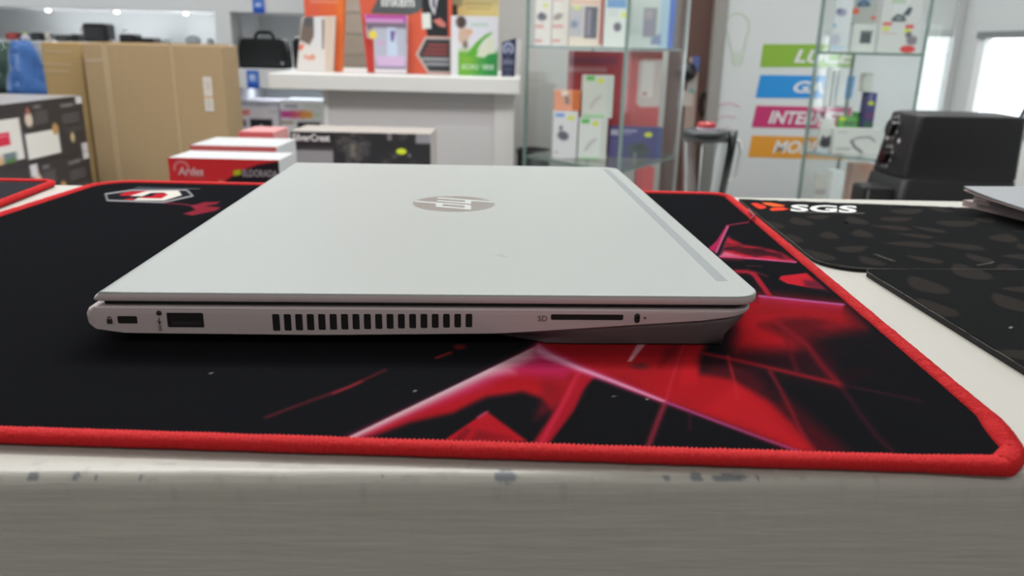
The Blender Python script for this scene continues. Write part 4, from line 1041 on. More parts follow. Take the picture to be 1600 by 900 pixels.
# orange leaflet holder with white leaflets
def board(name, label, cat, x0, y0, x1, y1, Y, thick, rgb, paint, base, pts=None, lean=0.0, texts=(), group=None, part='printed_face', foot=True, zb=None):
    zb = DZ if zb is None else zb
    X0, X1, z0, z1 = frame(x0, y0, x1, y1, Y); w = X1-X0; h = z1-zb; ys = y1-(y1-y0)*0
    r = thing(name, label, cat, ((X0+X1)/2, Y, zb), 0, group)
    fx = lambda p: -w/2+(p-x0)/(x1-x0)*w
    fz = lambda p: (y1-p)/(y1-y0)*h
    ol = [(x0, y1), (x1, y1), (x1, y0), (x0, y0)] if pts is None else pts
    o = plate('board', [(fx(a), fz(b)) for a, b in ol], 0, thick, plain(rgb), r)
    # printed front follows the outline
    nx = int((x1-x0)/1.2)+2; ny = int((y1-y0)/1.2)+2
    u, v = np.meshgrid(np.linspace(x0, x1, nx), np.linspace(y1, y0, ny)); u = u.ravel(); v = v.ravel()
    V = np.stack([fx(u), np.full(len(u), -0.0006), fz(v)], 1)
    P = Paint(u, v, base); paint(P)
    keep = None if pts is None else inside(np.array(ol, float), u, v)
    me = grid_mesh(part, V, nx, ny, keep); colour_mesh(me, P.col); link(part, me, PRINT_M, r)
    for t in texts:
        s, tx0, ty0, tx1, ty1, c = t[:6]; kw = t[6] if len(t) > 6 else {}
        text_upright(s, fx(tx0), -0.0012, fz(ty1), fx(tx1)-fx(tx0), fz(ty0)-fz(ty1), plain(c, .6), r, **kw)
    if foot: box('back_stand', -w*0.2, w*0.2, thick, thick+0.05, 0, 0.003, plain(rgb), r)
    return r, fx, fz
def orange(P):
    P.rect(470, -60, 500, 40, (214, 92, 72), 40, .9); P.rect(528, -60, 550, 120, (226, 116, 40), 14)
    P.rect(486, 0, 530, 5, (226, 160, 150), 3, .5); P.rect(478, 6, 540, 13, (228, 150, 136), 4, .0)
board('leaflet_holder', 'tall orange leaflet holder on the desk left end', 'leaflet holder', 476, -60, 543, 116, 2.40, 0.03, (218, 104, 44), orange, (218, 100, 52), [(479, 116), (530, 116), (543, -60), (474, -60)])
def white_leaf(P):
    P.poly([(477, 26), (495, 24), (491, 58), (484, 72), (468, 64)], (110, 96, 88), 3); P.poly([(478, 27), (492, 26), (490, 42), (478, 42)], (84, 84, 90), 3)
    P.poly([(492, 26), (506, 24), (502, 78), (492, 66)], (214, 214, 218), 3); P.poly([(505, 30), (510, 30), (506, 78), (503, 78)], (130, 120, 116), 3)
    P.poly([(464, 74), (476, 70), (472, 80), (464, 82)], (220, 110, 90), 3); P.poly([(509, 24), (524, 24), (518, 116), (506, 116)], (216, 196, 180), 3)
    P.ring(488, 92, 2.4, 3, .5, (214, 120, 90)); P.rect(474, 88, 479, 95, (220, 150, 130), 2); P.rect(480, 90, 484, 97, (220, 140, 120), 2)
    for x in (511, 516): P.line([(x+4, 26), (x-2, 116)], .8, (180, 160, 150), .6)
board('leaflet', 'white leaflet pack with portrait photo in front of the orange holder', 'leaflet', 461, 23, 524, 116, 2.36, 0.022, (214, 206, 198), white_leaf, (216, 213, 210), [(461, 116), (517, 116), (525, 24), (474, 27)], foot=False)

# red board display with dark header
def linkem(P):
    P.poly([(580, 22), (600, -20), (665, -20), (664, 6), (655, 18), (640, 23)], (84, 90, 92), 2)
    P.poly([(565, 24), (577, 24), (582, 120), (572, 120)], (208, 62, 56), 3)
    P.poly([(660, -20), (700, -20), (700, 56), (668, 56), (660, 20)], (24, 26, 32), 2); P.poly([(669, -20), (688, -20), (682, 10), (679, 24), (672, 8)], (206, 206, 214), 2); P.poly([(677, -20), (680, -20), (680, 14), (676, 8)], (40, 44, 60), 1.5)
    P.poly([(676, 31), (688, 27), (697, 36), (696, 42), (686, 40)], (206, 120, 110), 2)
    P.poly([(659, 20), (673, 19), (674, 44), (660, 45)], (222, 226, 222), 2.5)
    hx = [(664, 57), (706, 57), (706, 117), (668, 117), (649, 86)]
    P.poly(hx, (190, 178, 172), 2); P.poly([(666, 61), (703, 61), (703, 113), (670, 113), (654, 86)], (48, 52, 56), 2)
    for k, y in enumerate((68, 75, 82)): P.rect(668-k*4, y, 700, y+5, (150, 62, 62), 2.5, .85)
    P.rect(659, 90.5, 702, 96, (186, 186, 190), 2.5, .75, ) ; P.rect(664, 98.5, 702, 104, (176, 178, 184), 2.5, .75)
board('display_board', 'red cardboard display board with dark grey header and black hexagon', 'display board', 565, -30, 706, 118, 2.38, 0.02, (206, 84, 66), linkem, (212, 92, 66), [(572, 118), (706, 118), (706, -30), (560, -30), (565, 24)],
   texts=(('linkem', 597, -8, 648, 11, (222, 226, 224), {'bold': .02}),))
def pinkl(P):
    P.rect(570, 22, 636, 33, (176, 70, 156), 2); P.rect(573, 28, 631, 33, (206, 166, 206), 3, .8); P.rect(572, 34, 636, 42, (110, 96, 116), 4); P.rect(583, 40, 634, 84, (176, 180, 196), 6)
    P.poly([(606, 40), (618, 40), (622, 84), (604, 84)], (190, 206, 226), 5); P.poly([(610, 44), (618, 44), (615, 58), (611, 58)], (110, 90, 150), 3)
    P.rect(588, 78, 632, 92, (206, 176, 212), 4); P.rect(586, 92, 634, 95, (140, 130, 160), 2); P.ell(583, 50, 6, 6, (226, 206, 70), .3); P.rect(590, 58, 602, 63, (206, 150, 196), 4, .7)
    P.rect(584, 96, 634, 101, (226, 220, 222), 1.5)
board('leaflet', 'purple and lilac leaflet with yellow dot in front of the red board', 'leaflet', 572, 22, 636, 102, 2.345, 0.008, (206, 200, 208), pinkl, (160, 150, 160), [(584, 102), (635, 101), (637, 23), (571, 23), (573, 54), (584, 56)], foot=False)
# pale yellow poster stand with green leaflet
def yel(P):
    P.rect(690, -40, 780, 60, (214, 196, 130), 3); P.rect(720, -40, 780, 8, (196, 184, 130), 10); P.poly([(694, -30), (725, -30), (722, 8), (711, 16), (706, 12), (697, 4)], (150, 150, 112), 5)
    P.poly([(706, 8), (714, 8), (715, 26), (705, 26)], (46, 46, 44), 3); P.rect(694, 30, 704, 52, (160, 110, 60), 6); P.rect(768, 36, 778, 60, (130, 80, 50), 5); P.rect(697, 52, 706, 120, (40, 44, 62), 2); P.rect(692, 60, 697, 120, (206, 206, 212), 2)
    P.rect(727, 4, 768, 7, (166, 152, 96), 3, .8); P.rect(730, 11, 766, 14, (176, 162, 104), 3, .7)
board('poster_stand', 'pale yellow poster stand behind the green leaflet', 'poster stand', 692, -40, 779, 119, 2.46, 0.02, (206, 204, 196), yel, (220, 218, 214))
def green(P):
    P.rect(714, 82, 780, 121, (66, 150, 66), 6); P.poly([(714, 82), (745, 80), (740, 121), (714, 121)], (118, 174, 52), 26); P.poly([(760, 82), (780, 82), (780, 121), (758, 121)], (34, 132, 60), 18)
    P.poly([(732, 82), (744, 66), (758, 54), (768, 49), (768, 52), (756, 62), (746, 76), (744, 90), (730, 88)], (88, 162, 48), 3)
    P.poly([(744, 88), (752, 72), (768, 54), (772, 60), (774, 82), (764, 84), (756, 90)], (206, 210, 190), 3)
    P.ell(720, 35, 8, 9, (70, 58, 54), .4); P.ell(724, 56, 9, 13, (196, 168, 150), .4); P.ell(733, 50, 5, 5, (206, 160, 130), .6); P.ell(727, 70, 4, 6, (120, 104, 100), .8)
    P.rect(735, 36, 762, 41, (170, 196, 184), 3, .8)
    P.rect(704, 26, 716, 121, (214, 214, 220), 3); P.ell(720, 35, 8, 9, (70, 58, 54), .4, .8)
board('leaflet', 'white and green leaflet with sweeping green arc at the desk right end', 'leaflet', 705, 25, 778, 119, 2.345, 0.012, (214, 216, 220), green, (208, 208, 218), foot=False,
   texts=(('SICURO', 721, 101, 748, 109, (196, 222, 190), {'bold': .02}), ('VERDE', 753, 101, 772, 109, (196, 226, 200), {'bold': .02})))
def navy(P):
    P.ring(794, 76, 7, 8, .28, (170, 178, 206), .95, 84); P.ell(794, 77, 2.6, 4, (160, 168, 196), .5); P.rect(791, 82, 797, 96, (58, 62, 96), 2)
    P.rect(785.5, 93, 803, 101, (128, 136, 152), 2, .7); P.rect(787, 106, 800, 111, (84, 94, 110), 2, .7); P.rect(790, 115, 798, 119, (110, 118, 140), 2, .7)
board('award_sign', 'small navy sign with ring emblem at the right end of the desk', 'sign', 784, 58, 806, 120, 2.33, 0.012, (36, 40, 76), navy, (34, 40, 72), [(784, 120), (805, 120), (806, 59), (784, 66)], foot=True)
# white wall-side carton behind the sign
def plainw(P): pass
carton('white_box', 'plain white narrow box behind the navy sign', 'box', 803, 62, 814, 119, 2.5, 0.06, (206, 206, 208), None, zb=DZ)

# ------------------------------------------------------------------ glass showcases
GL = glass_mat('showcase_glass', (0.98, 0.99, 0.985), 0.38); GLE = mat('green_glass_edge', (112, 132, 127), 0.2)
SHG = glass_mat('shelf_glass', (0.95, 0.98, 0.97), 0.9)
ALU = mat('aluminium_profile', (186, 190, 190), 0.3, metal=0.5)
def showcase(label, N, L, R, shelves, top, base):
    N, L, R = map(np.array, (N, L, R)); B = L+R-N; cen = (N+B)/2
    r = thing('glass_showcase', label, 'showcase', (*cen, FLOOR))
    q = [N-cen, R-cen, B-cen, L-cen]
    def inset(d):
        out = []
        for k in range(4):
            a = q[k-1]-q[k]; b = q[(k+1) % 4]-q[k]; out.append(q[k]+a/np.linalg.norm(a)*d+b/np.linalg.norm(b)*d)
        return out
    prism('base_cabinet', q, 0, base-FLOOR, mat('white_plinth', (200, 200, 200), 0.5), r, 0.002)
    for k in range(4):
        a, b = q[k], q[(k+1) % 4]; d = (b-a)/np.linalg.norm(b-a); n = np.array([d[1], -d[0]])
        o = prism('glass_panel', [a+d*.004, b-d*.004, b-d*.004-n*.004, a+d*.004-n*.004], base-FLOOR, top-FLOOR, GL, r)
        prism('corner_profile', [a-d*.002-n*.007, a+d*.005-n*.007, a+d*.005, a-d*.002], base-FLOOR, top-FLOOR, GLE if k != 1 else ALU, r)
    for z in shelves:
        o = prism('glass_shelf', inset(0.006), z-0.006-FLOOR, z-FLOOR, SHG, r)
        ii = inset(0.0052)
        for k in range(4):
            a, b = ii[k], ii[(k+1) % 4]; d = (b-a)/np.linalg.norm(b-a); n = np.array([d[1], -d[0]])
            prism('shelf_edge', [a, b, b-n*.0012, a-n*.0012], z-0.006-FLOOR, z-FLOOR, GLE, o)
    prism('top_panel', q, top-FLOOR, top-FLOOR+0.006, SHG, r)
    return r
SA1, SA2, SA3 = 0.106, -0.180, -0.45
showcase('glass showcase with phone accessory boxes, just right of the white desk', (0.252, 1.90), (0.022, 2.17), (0.455, 2.235), (SA1, SA2), 0.75, SA3)
SB1, SB2, SB3 = 0.107, -0.140, -0.40
showcase('glass showcase with small white boxes in front of the coloured service banner', (0.923, 1.88), (0.737, 2.05), (1.136, 2.18), (SB1, SB2), 0.75, SB3)

G1 = 'accessory boxes in the showcase by the desk'; G2 = 'accessory boxes in the showcase by the banner'
YT = (206, 216, 60)
def dots(P): pass
# showcase by the desk, upper shelf
def a1(P): P.ell(847, 26, 7, 6, (70, 74, 84), .6); P.ell(852, 8, 4, 3, YT, .4, .8); P.rect(836, 38, 850, 44, (206, 140, 140), 3, .8); P.rect(836, 62, 848, 66, (206, 130, 130), 3); P.poly([(840, 26), (846, 18), (854, 30), (850, 28), (846, 24)], (50, 54, 64), 2)
carton('accessory_box', 'narrow white box with dark plug picture, left end of the upper shelf by the desk', 'box', 837, -30, 862, 66, 2.17, 0.02, (222, 216, 212), a1, G1, zb=SA1)
def a2(P): P.ell(872, 26, 8, 5, (150, 136, 132), .6, 1, -.5); P.rect(864, 38, 880, 44, (206, 140, 140), 3, .8); P.rect(864, 62, 876, 66, (206, 130, 130), 3); P.rect(864, -2, 880, 1, (206, 140, 140), 3, .7)
carton('accessory_box', 'narrow white box with beige plug picture, second on the upper shelf by the desk', 'box', 864, -30, 889, 66, 2.16, 0.05, (222, 217, 212), a2, G1, zb=SA1)
def a3(P):
    P.rect(890, 0, 936, 6, (214, 160, 140), 3, .7); P.rect(890, 10, 912, 58, (176, 172, 180), 3); P.rect(896, 10, 906, 15, YT, 3, .8); P.rect(914, 10, 934, 60, (64, 62, 78), 2.5); P.rect(917, 14, 924, 56, (140, 130, 150), 4, .8); P.ell(898, 38, 6, 6, (110, 120, 150), .8)
    P.rect(938, -40, 946, 70, (176, 60, 60), 2)
carton('accessory_box', 'beige phone cover box with dark phone picture and red side, upper shelf by the desk', 'box', 891, -30, 943, 67, 2.13, 0.05, (218, 204, 188), a3, G1, zb=SA1)
def a4(P): P.rect(948, -2, 978, 12, (90, 140, 190), 3); P.ell(966, 42, 6, 7, (80, 76, 88), .5); P.ell(975, 23, 4, 4, YT, .4); P.rect(950, 16, 966, 18, (170, 180, 184), 2, .8); P.rect(950, 22, 964, 24, (170, 180, 184), 2, .8)
carton('accessory_box', 'white box with blue top and earphone picture at the showcase corner', 'box', 946, -30, 980, 68, 2.10, 0.05, (206, 212, 208), a4, G1, zb=SA1)
def a5(P): P.rect(1006, 12, 1027, 58, (150, 150, 166), 3); P.rect(1008, 16, 1020, 30, (176, 168, 176), 5); P.rect(1032, -40, 1046, 80, (176, 206, 226), 3); P.rect(1046, -40, 1060, 80, (84, 120, 206), 2); P.poly([(1020, 60), (1034, 52), (1036, 70), (1020, 70)], (120, 136, 176), 4, .8)
carton('accessory_box', 'wide white box with blue side and phone picture, right end of the upper shelf', 'box', 987, -30, 1055, 70, 2.21, 0.04, (204, 216, 214), a5, G1, zb=SA1)
# middle shelf
wa = carton('accessory_box', 'white box with blue mark and car charger picture, on the middle shelf', 'box', 864, 174, 902, 247, 2.13, 0.05, (220, 219, 224), lambda P: (P.rect(867, 177, 881, 183, (130, 160, 220), 2), P.ell(891, 184, 6, 4, (214, 220, 110), .4), P.ell(880, 212, 9, 7, (96, 96, 110), .4, 1, .4), P.ell(876, 200, 3, 4, (120, 120, 130), .6), P.rect(868, 236, 872, 240, (150, 150, 150), 2, .7)), G1, zb=SA2)
ZT = frame(864, 174, 902, 247, 2.13)[3]
carton('accessory_box', 'orange box with grey gadget picture on top of the white charger box', 'box', 866, 142, 907, 173, 2.14, 0.045, (214, 128, 84), lambda P: (P.poly([(881, 148), (887, 148), (891, 162), (884, 164)], (110, 90, 86), 2), P.rect(895, 142, 910, 176, (206, 112, 66), 5), P.poly([(876, 142), (888, 142), (886, 150), (878, 150)], (220, 200, 190), 3)), G1, zb=ZT+0.0005)
def gb(x, y, tag_='g'):
    def f(P):
        P.rect(x+3, y+2, x+16, y+9, (96, 180, 90), 2); P.ell(x+25, y+9, 5, 3.5, YT, .4); P.rect(x+34, y, x+60, y+80, (204, 208, 204), 3); P.line([(x+12, y+50), (x+18, y+40), (x+26, y+34)], 2.5, (180, 172, 178), .8)
        for k in range(10): P.rect(x+36, y+6+k*6, x+50, y+8+k*6, (180, 190, 184), 1.5, .6)
        P.rect(x, y+62, x+34, y+68, (140, 196, 140), 3, .7)
    return f
carton('accessory_box', 'white green box with yellow tag, lower of the pair on the middle shelf', 'box', 904, 185, 948, 250, 2.12, 0.05, (216, 219, 218), gb(904, 184), G1, zb=SA2)
ZT2 = frame(904, 185, 948, 250, 2.12)[3]
carton('accessory_box', 'white green box with yellow tag, upper of the pair on the middle shelf', 'box', 910, 118, 958, 184, 2.13, 0.05, (208, 208, 202), gb(912, 117), G1, zb=ZT2+0.0005)
def nv(P):
    P.rect(953, 203, 965, 212, (200, 200, 210), 2, .8); P.rect(972, 203, 994, 206, (190, 190, 210), 2, .8); P.rect(972, 208, 986, 210, (160, 160, 190), 2, .7); P.ell(1012, 210, 6.5, 4, YT, .3); P.ell(998, 236, 18, 12, (66, 76, 80), .6); P.ell(1000, 230, 8, 6, (56, 64, 60), .6); P.rect(951, 216, 966, 250, (92, 88, 140), 4, .8); P.rect(1026, 200, 1044, 256, (70, 84, 132), 6)
    P.rect(991, 238, 995, 256, (150, 156, 160), 3, .7)
carton('accessory_box', 'wide navy box with yellow tag and dark camera picture, middle shelf right', 'box', 952, 199, 1034, 252, 2.16, 0.04, (70, 70, 126), nv, G1, zb=SA2)
def rd(P):
    P.poly([(994, 96), (1000, 92), (1032, 92), (1032, 165), (1000, 166), (994, 160)], (214, 200, 196), 3); P.rect(1000, 96, 1018, 150, (232, 226, 222), 3); P.ell(1006, 145, 4, 3, (206, 150, 150), .6); P.rect(980, 80, 1032, 90, (196, 84, 78), 6, .6)
carton('accessory_box', 'tall red box with pale rounded picture behind the navy box', 'box', 976, 80, 1030, 246, 2.25, 0.03, (206, 92, 92), rd, G1, zb=SA2)
def rd2(P): P.rect(880, 88, 960, 100, (120, 60, 100), 8, .7); P.rect(882, 104, 945, 112, (200, 160, 170), 5, .7); P.rect(880, 76, 970, 84, (150, 70, 90), 6, .6)
carton('accessory_box', 'tall dark red box behind the white green boxes on the middle shelf', 'box', 886, 80, 970, 245, 2.24, 0.03, (176, 66, 78), rd2, G1, zb=SA2)
def rd3(P): P.rect(1002, 262, 1034, 300, (214, 96, 100), 6)
carton('accessory_box', 'red box standing on the lowest level of the showcase by the desk', 'box', 994, 262, 1021, 306, 2.12, 0.04, (200, 84, 90), rd3, G1, zb=SA3)

# showcase by the banner, upper shelf
def b1(P): P.ell(1314, 19, 8, 6, (150, 150, 176), .6); P.ell(1310, 17, 4, 4, (110, 110, 140), .8); P.rect(1296, 37, 1308, 43, (110, 180, 206), 2); P.ell(1310, 62, 8, 9, (186, 190, 204), .6); P.rect(1288, 72, 1326, 78, (176, 206, 226), 4, .8)
carton('accessory_box', 'slim white box with blue mark, left end of the upper shelf by the banner', 'box', 1304, -30, 1331, 78, 2.08, 0.016, (210, 216, 220), b1, G2, zb=SB1)
cc = carton('accessory_box', 'white box with dark square gadget picture on the upper shelf by the banner', 'box', 1331, 37, 1374, 79, 2.10, 0.05, (214, 218, 216), lambda P: (P.poly([(1343, 48), (1363, 48), (1362, 51), (1344, 51)], (110, 126, 124), 1.5), P.rect(1344, 51, 1361, 68, (84, 92, 98), 3)), G2, zb=SB1)
ZT3 = frame(1331, 37, 1374, 79, 2.10)[3]
carton('accessory_box', 'grey box with orange dot on top of the dark square gadget box', 'box', 1333, -30, 1381, 36, 2.11, 0.045, (176, 180, 178), lambda P: (P.poly([(1337, -30), (1362, -30), (1359, 10), (1341, 11)], (130, 160, 190), 4), P.line([(1341, 8), (1350, 1), (1359, 8), (1341, 9)], 1.6, (60, 76, 96)), P.ell(1339, 18, 6, 5, (224, 110, 80), .3), P.ell(1368, 28, 5, 3, (206, 120, 110), .6)), G2, zb=ZT3+0.0005)
def b4(P):
    P.poly([(1394, -30), (1424, -30), (1418, 12), (1414, 30), (1395, 33)], (210, 214, 214), 2); P.line([(1396, 30), (1402, 24), (1412, 26), (1414, 31), (1396, 31)], 2.2, (52, 58, 66)); P.poly([(1410, 22), (1418, 10), (1424, 12), (1420, 24)], (70, 76, 86), 2)
    P.rect(1381, 35, 1395, 40, (206, 90, 86), 2); P.ell(1387, 45, 6, 3, YT, .3); P.rect(1417, 38, 1430, 44, (206, 84, 84), 2); P.ell(1421, 48, 5, 3.5, YT, .4); P.ell(1431, 63, 9, 7, (130, 120, 130), .5); P.ell(1424, 54, 5, 5, (100, 104, 110), .6); P.ell(1426, 77, 12, 6, (206, 66, 66), .3); P.rect(1382, 51, 1404, 53, (206, 170, 160), 2, .8)
    P.rect(1390, -2, 1412, 5, (160, 190, 160), 3, .7)
carton('accessory_box', 'large pale box with red base and phone holder picture by the banner', 'box', 1378, -30, 1439, 80, 2.08, 0.05, (206, 208, 208), b4, G2, zb=SB1)
carton('accessory_box', 'thin white carton standing near the right corner of the upper shelf', 'box', 1448, 38, 1459, 82, 2.15, 0.03, (226, 230, 228), None, G2, zb=SB1)
carton('accessory_box', 'second thin white carton at the right end of the upper shelf', 'box', 1462, 40, 1470, 82, 2.17, 0.03, (218, 224, 222), None, G2, zb=SB1)
# riser, added to carry the reflection bars, and the middle shelf
rs_ = thing('glass_riser', 'small clear glass riser on the middle shelf by the banner', 'riser', (*at(1311, 165, 2.085)[:2], SB2))
zr = at(1311, 166, 2.085)[2]-SB2; wr = at(1331, 166, 2.085)[0]-rs_.location.x
box('riser_top', -wr, wr, 0, 0.026, zr-0.004, zr, SHG, rs_); box('riser_side', -wr, -wr+0.004, 0, 0.026, 0, zr-0.004, SHG, rs_); box('riser_side', wr-0.004, wr, 0, 0.026, 0, zr-0.004, SHG, rs_)
for (a, b, t, lab) in ((1292, 1299, 104, 'tall thin white reflection bar, leftmost on the glass riser'), (1302, 1306, 110, 'slimmest white reflection bar, second on the glass riser'), (1310, 1322, 109, 'broad white reflection bar, rightmost on the glass riser')):
    carton('reflection_bar', lab, 'box', a, t, b, 165, 2.09, 0.016, (226, 230, 232), None, 'white reflection bars on the glass riser', zb=SB2+zr)  # bars added to stand in for reflections in the glass
def gr(P): P.rect(1306, 185, 1345, 240, (96, 170, 76), 3); P.rect(1306, 172, 1345, 180, (60, 60, 84), 3); P.rect(1312, 190, 1338, 196, (70, 84, 90), 4, .7); P.ell(1310, 184, 6, 3.5, YT, .4)
carton('accessory_box', 'green and dark box with yellow tag behind the cable box', 'box', 1336, 176, 1348, 240, 2.17, 0.04, (86, 150, 76), gr, G2, zb=SB2)
carton('accessory_box', 'low green box with yellow tag in front of the riser', 'box', 1308, 182, 1335, 240, 2.062, 0.016, (96, 168, 76), lambda P: (P.ell(1312, 185, 6, 3.5, YT, .4), P.rect(1316, 189, 1333, 196, (70, 84, 90), 4, .7), P.rect(1306, 180, 1340, 183, (60, 60, 80), 3, .8)), G2, zb=SB2)
def pu(P): P.rect(1350, 145, 1366, 176, (72, 70, 130), 3); P.ell(1356, 161, 5, 3.5, YT, .4); P.rect(1350, 176, 1366, 184, (110, 60, 110), 3); P.rect(1350, 190, 1366, 240, (50, 90, 70), 4); P.rect(1353, 146, 1356, 158, (170, 170, 210), 2, .7)
carton('accessory_box', 'narrow purple box with yellow tag on the middle shelf by the banner', 'box', 1350, 145, 1364, 240, 2.14, 0.04, (66, 66, 116), pu, G2, zb=SB2)
ZT4 = frame(1350, 145, 1364, 240, 2.14)[3]
carton('reflection_bar', 'cream reflection bar standing on top of the narrow purple box', 'box', 1350, 114, 1363, 144, 2.145, 0.03, (214, 216, 210), None, G2, zb=ZT4+0.0005)  # one more added bar in place of a glass reflection
r = carton('accessory_box', 'white hanging box with black earbuds picture on the middle shelf', 'box', 1280, 196, 1303, 240, 2.062, 0.012, (212, 214, 212), lambda P: (P.ell(1290, 223, 9, 8, (54, 58, 62), .5), P.poly([(1282, 216), (1285, 211), (1289, 216)], (54, 58, 62), 1.5), P.poly([(1291, 216), (1296, 211), (1298, 217)], (54, 58, 62), 1.5), P.rect(1274, 234, 1302, 241, (176, 206, 216), 3, .7)), G2, zb=SB2)
hh_ = frame(1280, 196, 1303, 240, 2.062); box('hang_tab', -0.014, 0.014, 0.0, 0.002, hh_[3]-SB2-0.001, hh_[3]-SB2+0.016, plain((214, 216, 214)), r)
def cb(P):
    P.line([(1330, 220), (1340, 215), (1358, 214), (1366, 220)], 1.4, (110, 110, 112), .9); P.line([(1330, 221), (1336, 230), (1348, 238)], 2.0, (70, 70, 74), .9); P.rect(1307, 205, 1322, 208, (176, 176, 176), 2, .7); P.rect(1306, 231, 1330, 236, (160, 160, 160), 2, .7); P.rect(1306, 239, 1320, 241, (170, 170, 170), 2, .7)
carton('accessory_box', 'long white box with dark cable picture in front on the middle shelf', 'box', 1303, 201, 1376, 246, 2.03, 0.025, (208, 210, 208), cb, G2, zb=SB2)
def lw(P): P.rect(1266, 292, 1271, 302, (40, 40, 44), 1.5); P.rect(1274, 296, 1296, 304, (170, 160, 170), 4, .8); P.rect(1258, 275, 1280, 278, (196, 190, 186), 3, .6)
carton('accessory_box', 'cream box with small black mark on the lowest level by the banner', 'box', 1274, 270, 1299, 305, 2.065, 0.010, (206, 206, 200), lw, G2, zb=SB3)
carton('accessory_box', 'bright white box on the lowest level beside the air fryer handle', 'box', 1300, 268, 1318, 305, 2.03, 0.05, (222, 228, 230), None, G2, zb=SB3)
carton('accessory_box', 'salmon coloured box on the lowest level behind the air fryer', 'box', 1330, 256, 1362, 300, 2.10, 0.04, (196, 160, 146), lambda P: P.poly([(1330, 250), (1365, 256), (1350, 275)], (206, 150, 130), 4), G2, zb=SB3)

# ------------------------------------------------------------------ service banner standing against the wall
def banner():
    Y = PY-0.012; y0, y1 = -60, 306; x0, x1 = 1118, 1470
    A = at(1112, 250, Y); X0 = at(1127, 120, Y)[0]; X1 = at(1470, 150, Y)[0]; z1 = 0.55
    r = thing('service_banner', 'white banner with light bulb, wifi arcs and four coloured service bars', 'banner', (X0, Y, FLOOR))
    w = X1-X0; h = z1-FLOOR
    box('panel', 0, w, 0, 0.008, 0, h, mat('banner_white', (212, 215, 216), 0.45), r)
    box('side_frame', -0.014, 0, -0.004, 0.010, 0, h, mat('banner_frame_grey', (140, 140, 138), 0.4, metal=0.3), r)
    loc = lambda px, py: (lambda p: (p[0]-X0, p[2]-FLOOR))(at(px, py, Y))
    bars = (('LUCE', 1240, 1334, 77, 98, (134, 176, 54), [(1192.5, 69), (1340, 69), (1334, 105), (1187.6, 105)]), ('GAS', 1239, 1306, 126, 145, (28, 140, 214), [(1188, 117), (1336, 119), (1330, 154), (1180.4, 153)]),
            ('INTERNET', 1200, 1322, 173, 193, (192, 46, 108), [(1182, 165), (1331, 168), (1325, 202), (1174.4, 199)]), ('MOBILE', 1207, 1300, 219, 239, (222, 152, 48), [(1174.8, 211.5), (1325, 216), (1319, 250), (1168.7, 245.5)]))
    for s, tx0, tx1, ty0, ty1, c, q in bars:
        o = plate('colour_bar', [loc(*p) for p in q], -0.0010, 0.0002, plain(c, .45), r)
        a = loc(tx0, ty1); b = loc(tx1, ty1); t = loc(tx0, ty0)
        text_upright(s, a[0], -0.0016, a[1], b[0]-a[0], t[1]-a[1], plain((222, 222, 224), .5), o, shear=.25, bold=.03)
    def stroke(name, pts, wd, c): tube(name, [(loc(*p)[0], -0.0004, loc(*p)[1]) for p in pts], wd, plain(c, .5), r, 6)
    G = (160, 190, 124)
    an = np.linspace(math.radians(130), math.radians(410), 26)
    bulb = [(1143, 80)]+[(1152+18.5*math.cos(a), 42-21*math.sin(a)) for a in np.linspace(math.radians(215), math.radians(-35), 24)]+[(1162, 80)]
    stroke('bulb_outline', bulb, .0013, G)
    for k in range(4): stroke('bulb_screw_line', [(1143.5+k*.6, 85+k*5), (1152, 83+k*5), (1160-k*.6, 82+k*5)], .0010, G)
    stroke('bulb_screw_line', [(1143, 80), (1144.5, 98), (1150, 103), (1156, 102), (1160, 96), (1162, 80)], .0010, G)
    K = (206, 140, 170)
    for rad, c0 in ((12, (1135, 213)), (24, (1135, 213)), (40, (1140, 222))):
        if rad == 12: pts = [(1126, 209), (1130, 202), (1136, 199), (1141, 200)]
        elif rad == 24: pts = [(1116, 192), (1124, 184), (1136, 181), (1149, 184)]
        else: pts = [(1119, 170), (1128, 163), (1142, 161.5), (1156, 167)]
        stroke('wifi_arc', pts, .0018, K)
banner()

